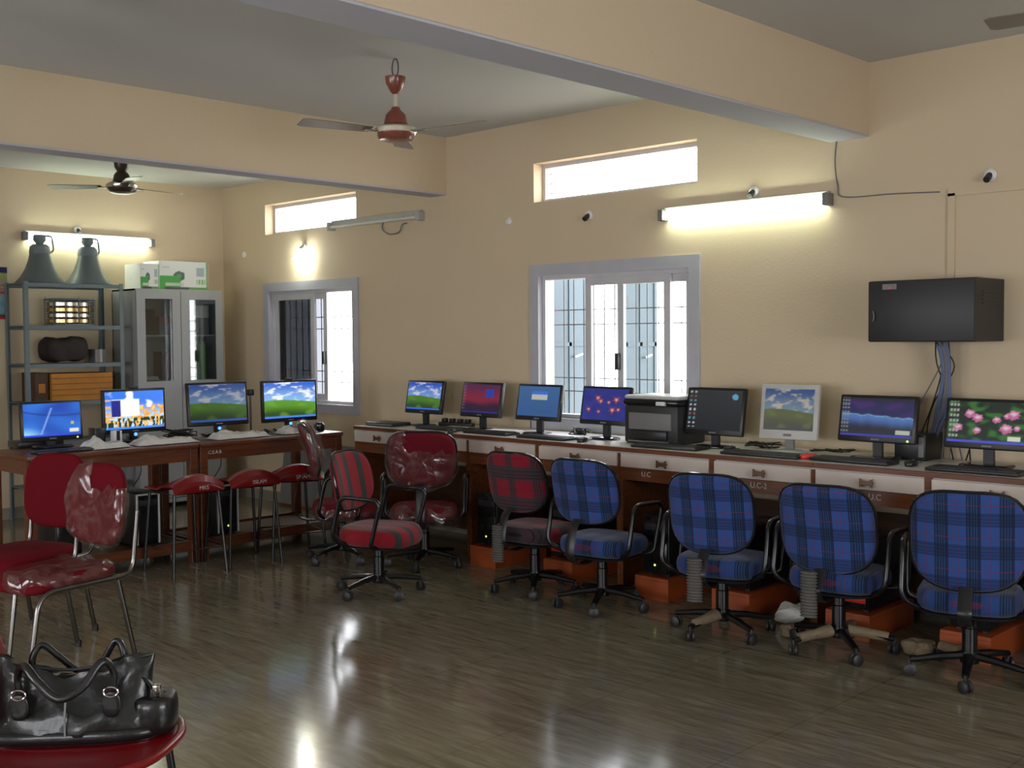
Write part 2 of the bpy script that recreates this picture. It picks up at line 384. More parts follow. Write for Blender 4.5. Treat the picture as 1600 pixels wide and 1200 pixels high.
struct(MB().box(0, .012, YE, 0, 0, .10).build('baseboard_back', M['skirting'], smooth=False))

# windows -----------------------------------------------------------------
def rect_frame(mb, x0, x1, z0, z1, y0, y1, wd):
    mb.box(x0, x1, y0, y1, z1-wd, z1); mb.box(x0, x1, y0, y1, z0, z0+wd)
    mb.box(x0, x0+wd, y0, y1, z0+wd, z1-wd); mb.box(x1-wd, x1, y0, y1, z0+wd, z1-wd)
def grille(parent, x0, x1, z0, z1, y, step, hz):
    mb = MB(); k = int(round((x1-x0)/step))
    for i in range(1, k): xx = x0+(x1-x0)*i/k; mb.tube([(xx, y, z0), (xx, y, z1)], .0045, 6)
    for z in hz: mb.tube([(x0, y, z), (x1, y, z)], .0045, 6)
    return mb.build('grille', M['bar'], parent)
for n, (a, b) in enumerate(WX):
    z0, z1 = WZ
    root = MB(); rect_frame(root, a-.03, b+.03, z0-.03, z1+.03, -.018, .06, .085)
    o = struct(root.build('window_%d' % (n+1), M['stone'], smooth=False))
    f = MB(); rect_frame(f, a+.05, b-.05, z0+.05, z1-.05, .03, .12, .035); f.build('window_frame', M['alu'], o, smooth=False)
    grille(o, a+.05, b-.05, z0, z1, .17, .1, (1.79, 1.68, 1.28, 1.18))
    wI = b-a-.17; xs = a+.085
    if n == 0: sashes = [(xs, xs+.64, .055, 'tinted', 'smoked grey glass sash'), (xs+.0, xs+.80, .085, 'tinted', 'smoked grey glass sash')]
    else: sashes = [(xs+.385, xs+.385+.76, .055, 'pane', 'clear glass sash'), (xs+.66, xs+wI, .085, 'pane', 'clear glass sash')]
    for (p, q, y, gm, lb) in sashes:
        g = MB(); rect_frame(g, p, q, z0+.085, z1-.085, y-.014, y+.014, .055); s = g.build('sash', M['alu'], o, smooth=False); s['label'] = lb
        MB().box(p+.05, q-.05, y-.002, y+.002, z0+.13, z1-.13).build('pane', M[gm], s, smooth=False)
    MB().box(q-.05 if n == 0 else p-.0, (q-.02) if n == 0 else p+.03, y-.045, y-.014, 1.35, 1.47, .004).build('sash_latch', M['dark_plastic'], o)
    # clerestory
    z0, z1 = CLER
    g = MB(); rect_frame(g, a, b, z0, z1, .10, .16, .03); o = struct(g.build('window_%d' % (n+3), M['alu'], smooth=False))
    mb = MB()
    for k in range(1, 4): mb.tube([(a, .13, z0+(z1-z0)*k/4), (b, .13, z0+(z1-z0)*k/4)], .003, 6)
    mb.build('grille', M['bar'], o)
for nm, bx in [('window_5', (XE+.06, XE+.12, -5.5, -2.5, .85, 2.15))]+[('window_%d' % (6+i), (c-.85, c+.85, YE-.12, YE-.06, .85, 2.15)) for i, c in enumerate((3.5, 6.5, 9.7))]:  # frames of the unseen windows added to fill the room with daylight
    mb = MB(); x0, x1, y0, y1, z0, z1 = bx
    if nm == 'window_5':
        for yy in (y0, (y0+y1)/2-.02, y1-.04): mb.box(x0, x1, yy, yy+.04, z0, z1)
        for zz in (z0, z1-.04): mb.box(x0, x1, y0, y1, zz, zz+.04)
    else:
        for xx in (x0, (x0+x1)/2-.02, x1-.04): mb.box(xx, xx+.04, y0, y1, z0, z1)
        for zz in (z0, z1-.04): mb.box(x0, x1, y0, y1, zz, zz+.04)
    struct(mb.build(nm, M['alu'], smooth=False))
# outside
tag(MB().box(-20, 30, .25, 30, -.6, -.5).build('yard_ground', M['ground'], smooth=False), 'pale bare ground outside beyond the windows', 'ground')['kind'] = 'structure'
def shutter(x, lab, d=.62):
    t = thing('window_shutter', lab, 'shutter', (x, .225, WZ[0]))
    hh = WZ[1]-WZ[0]
    mb = MB(); mb.box(-.006, .006, 0, d, .0, hh)
    for yy in (0, d/2-.015, d-.03): mb.box(-.014, .014, yy, yy+.03, 0, hh)
    for zz in (0, hh*.5, hh-.03): mb.box(-.014, .014, 0, d, zz, zz+.03)
    mb.build('shutter_leaf', M['blue_wall'], t, smooth=False)
    for zz in (.2, hh-.3): MB().box(-.02, .02, -.0, .03, zz, zz+.09).build('hinge', M['dark_plastic'], t, smooth=False)
    MB().tube([(.014, d*.55, .50), (.04, d*.55, .50), (.045, d*.72, .52)], .008, 8).build('latch', M['steel'], t)
shutter(4.30, 'pale blue steel shutter swung open outside the left part of the wider window', .48)
shutter(5.04, 'pale blue steel shutter swung open outside the middle of the wider window', .38)

# ------------------------------------------------------------------ lights in the room
def tube_light(loc, rz, label, on=True, length=1.22, endl=True):
    """runs along local X, wall behind at +Y"""
    t = thing('tube_light', label, 'light', loc, rz)
    MB().box(-length/2, length/2, -.035, 0, .0, .045, .004).build('batten', M['fixture'], t, smooth=False)
    for s in (-1, 1): MB().box(s*length/2-.02, s*length/2+.02, -.075, 0, -.045, .03, .006).build('end_cap', M['grey_plastic'] if on else M['fixture'], t)
    MB().tube([(-length/2+.02, -.055, -.015), (length/2-.02, -.055, -.015)], .014, 12).build('lamp_tube', M['tube_on'] if on else M['tube_off'], t)
    return t
tube_light((6.20, 0, 2.41), 0, 'lit fluorescent tube on the side wall right of the high window')
tube_light((0, -1.42, 2.53), PI/2, 'lit fluorescent tube on the end wall above the horn speakers')
t = tube_light((2.49, 0, 2.605), 0, 'unlit fluorescent tube beside the far high window with a wire dangling', False)
MB().tube(spline([(.10, -.01, -.01), (.10, -.02, -.08), (.2, -.03, -.13), (.33, -.03, -.12), (.36, -.02, -.06), (.42, -.02, -.05)]), .005, 6).build('dangling_wire', M['wire_grey'], t)
def bulb_holder(loc, rz, label, lit=False):
    t = thing('bulb_holder', label, 'bulb holder', loc, rz)
    MB().lathe([(.0, 0), (.035, 0), (.035, .012), (.02, .02), (.02, .02)], 16, R(PI/2, 'X')).build('mounting_plate', M['white'], t)
    MB().lathe([(.016, .0), (.018, .02), (.018, .055), (.0, .055)], 14, T(0, -.015, 0) @ R(math.radians(125), 'X')).build('socket', M['dark_plastic' if not lit else 'fixture'], t)
    if lit:
        mb = MB()
        for k in range(3):
            a = 2*PI*k/3; dx, dy = .018*math.cos(a), .018*math.sin(a)
            mb.tube(fillet([(dx-.008, dy, 0), (dx-.008, dy, .1), (dx+.008, dy, .1), (dx+.008, dy, 0)], .008), .006, 8)
        mb.xf = Matrix.Identity(4)
        o = mb.build('lamp', M['cfl_on'], t); o.matrix_local = T(0, -.055, -.04) @ R(math.radians(150), 'X')
    return t
bulb_holder((1.42, 0, 2.45), 0, 'lit compact bulb on the side wall over the far window', True)
bulb_holder((4.91, 0, 2.46), 0, 'dark empty bulb holder below the nearer high window')
bulb_holder((7.76, 0, 2.45), 0, 'dark empty bulb holder above the black wall cabinet')
bulb_holder((6.28, 0, 2.50), 0, 'small bulb holder just above the lit side wall tube')
bulb_holder((0, -1.53, 2.61), PI/2, 'white bulb holder above the end wall tube')
for loc, rz, lb in (((4.10, 0, 2.48), 0, 'round white cap on the side wall between the two high windows'), ((.40, 0, 2.43), 0, 'round white cap on the side wall near the corner')):
    o = MB().lathe([(.0, 0), (.03, 0), (.028, .012), (.02, .018), (.0, .018)], 16, R(PI/2, 'X')).build('blank_junction', M['white']); o.location = loc; tag(o, lb, 'junction box')
# conduit
t = thing('cable_trunking', 'flat cream cable trunking running up and along the side wall', 'trunking', (0, 0, 0))
MB().box(7.53, 7.57, -.014, 0, 1.89, 2.37).build('vertical_run', M['wall'], t, smooth=False)
MB().box(7.53, 8.6, -.014, 0, 2.355, 2.395).build('horizontal_run', M['wall'], t, smooth=False)
tag(MB().tube(spline([(6.85, -.01, HB), (6.84, -.008, 2.62), (6.86, -.01, 2.48), (6.9, -.008, 2.41), (7.2, -.008, 2.40), (7.48, -.008, 2.385)]), .004, 6).build('wall_wire', M['wire_grey']), 'thin wire from the near beam down past the tube end', 'wire')

# ------------------------------------------------------------------ ceiling fans
def fan(loc, zc, ang, mats, label):
    """loc = hub centre, zc = ceiling height"""
    body, ring, blade, can = mats
    t = thing('ceiling_fan', label, 'ceiling fan', loc); d = zc-loc[2]
    MB().lathe([(.0, 0), (.05, 0), (.095, .01), (.115, .035), (.118, .05)], 28, cap=False).build('lower_cover', M[body], t)
    MB().lathe([(.116, .045), (.122, .055), (.122, .075), (.105, .085)], 28, cap=False).build('trim_ring', M[ring], t, label='pale ring round the motor')
    MB().lathe([(.108, .082), (.07, .10), (.06, .15), (.05, .165), (.028, .185), (.022, .2), (.0, .2)], 24).build('motor_housing', M[body], t)
    MB().tube([(0, 0, .19), (0, 0, d-.15)], .011, 10).build('down_rod', M[can], t)
    MB().lathe([(.014, d-.205), (.03, d-.19), (.055, d-.145), (.06, d-.105), (.0, d-.105)], 20).build('canopy', M[body], t)
    MB().tube([(.028*math.cos(a), 0, d-.055+.055*math.sin(a)) for a in [2*PI*k/16 for k in range(16)]], .005, 6, closed=True).build('hook', M['bar'], t)
    for k in range(3):
        a = ang+2*PI*k/3
        mb = MB(R(a))
        mb.box(.10, .20, -.022, .022, .050, .056, .002)
        mb.prism([(.16, -.045), (.40, -.062), (.56, -.066), (.585, -.05), (.585, .05), (.56, .062), (.40, .058), (.16, .045)], -.002, .002, T(0, 0, .058) @ R(math.radians(9), 'X') @ R(math.radians(-.5), 'Y'))
        mb.build('blade', M[blade], t)
    return t
fan((5.1, -1.96, 2.73), H1, -.78+PI/3, ('fan_brown', 'fan_cream', 'fan_blade', 'fan_cream'), 'maroon ceiling fan with cream ring hanging between the two beams')
fan((1.6, -1.89, 2.76), H0, -.30, ('fan_dark', 'steel', 'fan_dark', 'fan_brown'), 'dark ceiling fan hanging near the end wall')
fan((4.85, -4.60, 2.76), H1, .18, ('fan_dark', 'fan_cream', 'fan_dark', 'fan_cream'), 'dark ceiling fan with only its blade tips showing at the left edge')
fan((8.93, -1.50, 2.78), H2, 1.15, ('fan_brown', 'fan_cream', 'fan_blade', 'fan_cream'), 'ceiling fan with one blade tip showing at the top right corner')

# ------------------------------------------------------------------ screen pictures
def mixc(a, b, t): t = max(0, min(1, t)); return tuple(x+(y-x)*t for x, y in zip(a, b))
def ss(a, b, x): t = max(0, min(1, (x-a)/(b-a))); return t*t*(3-2*t)
def taskbar(c, u, v, col=(.03, .10, .75)): return col if v < .05 else c
def hill(dim=1, tint=(1, 1, 1), green=(.10, .30, .02), tb=(.05, .22, .85)):
    def f(u, v):
        hz = .44+.07*math.sin(u*2.6+.9)
        n = noise.noise((u*5, v*9, 1.3))+.6*noise.noise((u*11, v*20, 4))
        sky = mixc((.25, .48, .85), (.03, .13, .62), ss(hz, 1, v))
        sky = mixc(sky, (.85, .9, 1), ss(.18, .62, n+.25*(v > .55)))
        g = mixc(green, tuple(x*.25 for x in green), ss(hz-.1, hz-.4, v)); g = mixc(g, (.20, .38, .04), .5*ss(.1, .5, noise.noise((u*4, v*7, 9))))
        c = mixc(g, sky, ss(hz-.008, hz+.008, v)); c = taskbar(c, u, v, tb)
        return tuple(x*dim*t for x, t in zip(c, tint))
    return f
def scr_blue(u, v):
    c = mixc((.01, .04, .38), (.03, .20, .75), ss(0, 1, .5+.6*noise.noise((u*2.2, v*2, 3))))
    c = mixc(c, (.35, .75, .95), ss(.5, 0, math.hypot(u*1.2, v*1.4))); c = mixc(c, (.01, .03, .2), .7*ss(.05, 0, abs(v-.62-.3*(u-.7)**2)))
    c = mixc(c, (.35, .55, .95), .6*ss(.03, 0, abs(u-.38-.25*(v-.4)))*(v < .85))
    if .80 < u < .97 and .09 < v < .20: c = (.75, .78, .65)
    if .82 < u < .88 and .33 < v < .42: c = (.5, .5, .15)
    return taskbar(c, u, v, (.03, .06, .75))
def scr_tulip(u, v):
    c = mixc((.55, .75, .95), (.03, .18, .80), ss(.2, .75, v)); c = mixc(c, (.9, .95, 1), ss(.15, .5, noise.noise((u*6, v*7, 2)))*(v > .55))
    k = noise.noise((u*14, v*13, 7))
    top = .62 if u > .55 else .35
    if v < top and k > -.05: c = mixc((.75, .32, .03), (.95, .62, .15), ss(0, .4, k))
    if v < .30 and noise.noise((u*24, v*5, 11)) > .02: c = (.015, .04, .01)
    if .10 < u < .58 and .34 < v < .80:
        c = (.85, .86, .84)
        if u < .26: c = (.01, .015, .22)
        if v > .765: c = (.7, .82, .95)
    if u < .09 and .15 < v < .8 and int(v*16) % 3 == 0: c = (.85, .4, .1)
    return taskbar(c, u, v, (.05, .25, .9))
def scr_red(u, v):
    c = mixc((.035, .01, .05), (.30, .02, .06), ss(.15, .55, v+.25*noise.noise((u*3, v*3, 1)))); c = mixc(c, (.12, .02, .10), ss(.5, 1, v))
    if .62 < u < .84 and .55 < v < .83: c = (.03, .07, .50)
    if u < .1 and int(v*18) % 2 == 0 and int(u*60) % 3 == 0: c = (.3, .25, .3)
    return taskbar(c, u, v, (.03, .03, .28))
def scr_dialog(u, v):
    c = mixc((.035, .11, .30), (.05, .14, .34), v)
    if .32 < u < .72 and .56 < v < .84: c = (.55, .55, .47) if v < .72 else (.04, .18, .75)
    return c
def scr_flowers(u, v):
    c = mixc((.02, .025, .22), (.035, .05, .32), .5+.5*noise.noise((u*5, v*5, 3)))
    for fx, fy, s in ((.33, .70, .07), (.40, .60, .06), (.74, .66, .075), (.58, .57, .045), (.14, .33, .055), (.37, .27, .045), (.67, .33, .075), (.80, .35, .05), (.92, .6, .04)):
        d = math.hypot((u-fx), (v-fy)*.7)/s*(1+.3*math.sin(5*math.atan2(v-fy, u-fx)))
        c = mixc((.75, .42, .30), c, ss(.25, .6, d)) if d < .5 else mixc((.35, .04, .08), c, ss(.5, 1.15, d))
    return c
def scr_icons(u, v):
    c = mixc((.012, .016, .020), (.03, .036, .038), v)
    if u < .17 and v > .05:
        a, b = (u/.085) % 1, (v*9) % 1
        if .3 < a < .7 and .3 < b < .75: c = [(.45, .5, .5), (.25, .1, .1), (.1, .3, .35), (.5, .5, .55)][int(v*9)*3 % 4]
    if math.hypot(u-.87, (v-.84)*.72) < .055: c = (.12, .40, .62)
    return c
def scr_wave(u, v):
    c = mixc((.02, .018, .12), (.012, .016, .025), ss(.5, .1, v)); c = mixc(c, (.06, .02, .18), ss(.1, .5, noise.noise((u*5, v*4, 8))+.2)*(v > .5)); c = mixc(c, (.012, .015, .02), ss(.85, 1, v))
    wv = .57-.1*u+.05*noise.noise((u*9, 0, 2))
    c = mixc((.10, .25, .65), c, ss(0, .32, wv-v)) if v < wv else mixc((.25, .55, .90), c, ss(0, .05, v-wv))
    if u < .1 and int(v*20) % 2 == 0 and int(u*50) % 2 == 0: c = (.25, .3, .3)
    if .77 < u < .96 and .07 < v < .19: c = (.65, .70, .55)
    return taskbar(c, u, v, (.05, .05, .60))
def scr_lotus(u, v):
    k = noise.noise((u*8, v*8, 5)); c = mixc((.004, .015, .006), (.03, .16, .02), ss(-.1, .5, k))
    for fx, fy, s in ((.27, .70, .075), (.37, .60, .075), (.60, .57, .06), (.72, .66, .05), (.80, .70, .085), (.13, .36, .07), (.37, .30, .06), (.72, .36, .09), (.85, .38, .05), (.97, .62, .05)):
        th = math.atan2(v-fy, u-fx); d = math.hypot((u-fx), (v-fy)*.62)/s*(1+.35*abs(math.sin(3.5*th)))
        if d < 1: c = mixc((.80, .62, .68), (.55, .13, .32), ss(.2, 1, d+(.4 if v < fy else 0)))
    if u < .13 and int(v*16) % 2 == 0 and int(u*45) % 2 == 1: c = (.35, .4, .35)
    if .74 < u < .90 and .08 < v < .19: c = (.70, .72, .55)
    return taskbar(c, u, v, (.06, .08, .70))

# ------------------------------------------------------------------ monitors
def monitor(loc, rz, fn, label, wd=.44, ht=.275, zb=.10, tilt=10, case='black', gain=1.0, bez=.018, chin=.032, led=None, base='round', stand=True, grp=None, cam_clip=False, name='monitor'):
    """stands at loc, faces local -Y; zb = height of the lower edge above the table"""
    t = thing(name, label, 'monitor', loc, rz, grp)
    X = T(0, 0, zb) @ R(math.radians(-tilt), 'X')
    mb = MB(X); mb.box(-wd/2, wd/2, -.012, .022, 0, ht, .009); mb.box(-wd*.33, wd*.33, .015, .045, ht*.15, ht*.8, .012); mb.build('casing', M[case], t)
    f = (lambda u, v: tuple(min(1.2, c*gain) for c in fn(u, v)))
    picture('screen', f, wd-2*bez, ht-bez-chin, M['screen'], t, X @ T(0, -.0135, chin+(ht-bez-chin)/2))
    MB(X).box(-.025, .025, -.0145, -.012, chin*.35, chin*.62).build('badge', M['grey_plastic'], t, smooth=False)
    if led:
        x, m_ = led; mb = MB(X); mb.lathe([(0, 0), (.006, 0), (.006, .004), (0, .004)], 12, T(x*wd/2, -.012, chin*.45) @ R(PI/2, 'X')); mb.build('power_light', M[m_], t)
    if stand:
        mb = MB(); mb.prism([(-.03, -.012), (.03, -.012), (.024, .02), (-.024, .02)], .008, zb+.07, T(0, .03, 0), .004); mb.build('stand_neck', M['dark_plastic' if case != 'silver' else 'grey_plastic'], t)
        mb = MB()
        if base == 'round': mb.lathe([(.0, 0), (.105, 0), (.11, .006), (.10, .012), (.03, .018), (0, .018)], 36, Matrix.Diagonal((1.15, .8, 1, 1)))
        else: mb.cushion(.26, .19, .022, 4, m=T(0, 0, .0115))
        mb.build('stand_base', M['black_gloss' if case != 'silver' else 'silver'], t)
    if cam_clip: MB(X).box(-.035, .035, -.014, .012, ht-.002, ht+.016, .006).build('webcam', M['dark_plastic'], t)
    return t
DZ = .893
RM = [ # right desk: x, picture, label, extra
    (3.45, hill(.75, (.9, .9, 1.1)), 'leftmost monitor on the drawer desks, green hill picture on its screen', dict(gain=.8)),
    (4.10, scr_red, 'monitor with a dark red screen picture and blue patch, on the drawer desks', dict(gain=.55)),
    (4.69, scr_dialog, 'monitor with a plain blue screen and one small dialog box', dict(gain=.75)),
    (5.31, scr_flowers, 'monitor with orange flowers on a blue screen, beside the printer', dict(gain=.7)),
    (6.19, scr_icons, 'black monitor with a nearly black screen and columns of icons, right of the printer', dict(ht=.30, zb=.075, gain=.7)),
    (7.27, scr_wave, 'monitor with a glowing blue wave picture on a dark screen', dict(led=(.82, 'led_green'), wd=.46, base='sq', gain=.55)),
    (7.885, scr_lotus, 'monitor with pink lotus flowers on its screen, under the black wall cabinet', dict(wd=.46, base='sq', gain=.75))]
for x, fn, lb, kw in RM:
    a = dict(wd=.43, ht=.265, zb=.095); a.update(kw); monitor((x, -.33, DZ), 0, fn, lb, **a)
monitor((6.70, -.30, DZ), .10, hill(.30, (1.15, 1.0, .78), (.14, .20, .02), (.03, .03, .03)), 'silver square monitor showing a dull green hill', wd=.37, ht=.33, zb=.075, case='silver', bez=.028, chin=.055, base='round', tilt=8)
LZ = .851
KL = (CP.z-.85)/(CP.z-.893)
def LP(x, y): return (CP.x-(CP.x-x)*KL, CP.y+(y-CP.y)*KL)
LM = [(-3.10, 2.98, .0, scr_blue, 'monitor with a swirling deep blue screen at the left end of the wooden table', dict(wd=.43, ht=.275, zb=.05, led=(.8, 'led_green'), tilt=4)),
      (-2.53, 2.98, .05, scr_tulip, 'monitor with orange tulips and a white window on its screen', dict(wd=.50, ht=.32, zb=.065, tilt=2, cam_clip=True, gain=1.1)),
      (-1.88, 2.98, -.10, hill(.33), 'monitor with a dim green hill picture, standing before the steel cabinet', dict(wd=.50, ht=.335, zb=.075, tilt=6)),
      (-1.28, 3.0, -.02, hill(1.0), 'monitor with a bright green hill picture, nearest the far window', dict(wd=.52, ht=.335, zb=.07, tilt=2, cam_clip=True))]
for i, (y, x, dr, fn, lb, kw) in enumerate(LM):
    t = monitor((*LP(x, y), LZ), PI/2+dr, fn, lb, base='sq', **kw)
    if i: MB().lathe([(0, 0), (.012, 0), (.012, .006), (0, .006)], 16, T(0, -.008, .055) @ R(PI/2, 'X')).build('blue_power_light', M['led_blue'], t)
    if i: MB().box(-.018, .018, -.004, .02, .015, .07, .004).build('light_pod', M['black'], t)

# ------------------------------------------------------------------ furniture: drawer desks
DX = [(3.03, 4.35, 3.67), (4.35, 5.735, 5.03), (5.735, 7.09, 6.43), (7.09, 8.44, 7.735)]
DL = ['drawer desk at the far left end, partly behind the maroon chair', 'drawer desk under the dialog box and flower monitors', 'drawer desk carrying the printer and the silver monitor', 'drawer desk under the wave and lotus monitors']
DEP = .70; WALLGAP = .015
for i, ((x0, x1, xm), lb) in enumerate(zip(DX, DL)):
    xc = (x0+x1)/2; t = thing('drawer_desk', lb, 'desk', (xc, 0, 0), 0, 'drawer desks along the side wall')
    a, b, m_ = x0-xc+.001, x1-xc-.001, xm-xc
    MB().box(a, b, -DEP+.018, -WALLGAP, .855, .892).build('worktop', M['laminate'], t, smooth=False)
    MB().box(a, b, -DEP-.002, -DEP+.018, .865, .893, .002).build('front_edging', M['wood'], t, smooth=False, label='brown front edging of the worktop')
    for s, (p, q) in enumerate(((a, a+.022), (b-.022, b))):
        MB().box(p, q, -DEP+.012, -.03, 0, .855).build('side_panel', M['wood'], t, smooth=False)
    mb = MB(); mb.box(a+.022, b-.022, -DEP+.012, -DEP+.03, .69, .768); mb.build('apron_rail', M['wood'], t, smooth=False)
    MB().box(m_-.018, m_+.018, -DEP+.004, -DEP+.03, .77, .865).build('mid_rail', M['wood'], t, smooth=False)
    MB().box(a+.022, b-.022, -.10, -.082, .06, .56).build('back_panel', M['wood_dark'], t, smooth=False)
    for p, q in ((a+.016, m_-.020), (m_+.020, b-.016)):
        d = MB().box(p, q, -DEP-.004, -DEP+.40, .772, .858, .002).build('drawer', M['drawer'], t, smooth=False)
        c = (p+q)/2
        mb = MB(); mb.box(c-.03, c+.03, -DEP-.030, -DEP-.022, .798, .822, .003)
        for s in (-1, 1): mb.prism([(s*.022, -.018), (s*.036, -.024), (s*.036, .024), (s*.022, .018)][::s], 0, .008, T(c, -DEP-.030, .810) @ R(PI/2, 'X') @ T(0, 0, -.010)); mb.box(c+s*.028-.004, c+s*.028+.004, -DEP-.024, -DEP-.003, .804, .816)
        mb.build('handle', M['handle'], d, smooth=False)
    if i == 2:
        lettering('U.C', .045, t, (-.17-.30, -DEP+.010, .735), (PI/2, 0, 0)); lettering('U.C-2', .045, t, (.33, -DEP+.010, .735), (PI/2, 0, 0))
    if i == 3: lettering('U.C', .045, t, (-.32, -DEP+.010, .735), (PI/2, 0, 0))

# wooden tables, left
TX0, TX1 = 2.36, LP(3.43, 0)[0]
TL = [(-3.455, -2.30, 'long red brown wooden table holding the blue and the tulip screens'), (-2.295, -1.10, 'red brown wooden table nearest the far window')]
for y0, y1, lb in TL:
    y0, y1 = LP(0, y0)[1], LP(0, y1)[1]
    yc = (y0+y1)/2; t = thing('wooden_table', lb, 'table', ((TX0+TX1)/2, yc, 0), 0, 'wooden tables before the end wall')
    hw, hd = (TX1-TX0)/2, (y1-y0)/2-.002
    MB().box(-hw, hw, -hd, hd, .82, .85, .004).build('tabletop', M['wood_red'], t)
    mb = MB()
    for s in (-1, 1): mb.box(s*(hw-.035)-.012, s*(hw-.035)+.012, -hd+.03, hd-.03, .725, .82); mb.box(-hw+.03, hw-.03, s*(hd-.035)-.012, s*(hd-.035)+.012, .725, .82)
    mb.build('apron', M['wood_red'], t, smooth=False)
    for sx in (-1, 1):
        for sy in (-1, 1):
            if yc > -2 and sy < 0 and sx > 0: pass
            MB().box(sx*(hw-.045)-.03, sx*(hw-.045)+.03, sy*(hd-.035)-.03, sy*(hd-.035)+.03, 0, .82, .003).build('leg', M['wood_red'], t, smooth=False)
    mb = MB(); mb.box(hw-.065, hw-.03, -hd+.06, hd-.06, .08, .155); mb.box(-hw+.03, -hw+.065, -hd+.06, hd-.06, .08, .155)
    for s in (-1, 1): mb.box(-hw+.06, hw-.06, s*(hd-.035)-.015, s*(hd-.035)+.015, .08, .14)
    mb.build('foot_rail', M['wood_red'], t, smooth=False)
    MB().box(-hw+.07, hw-.066, -hd+.07, hd-.07, .12, .138).build('lower_shelf', M['wood_dark'], t, smooth=False)
    lettering('U.C.E.A.B', .035, t, (hw-.021, -hd+.11, .775), (PI/2, 0, PI/2))

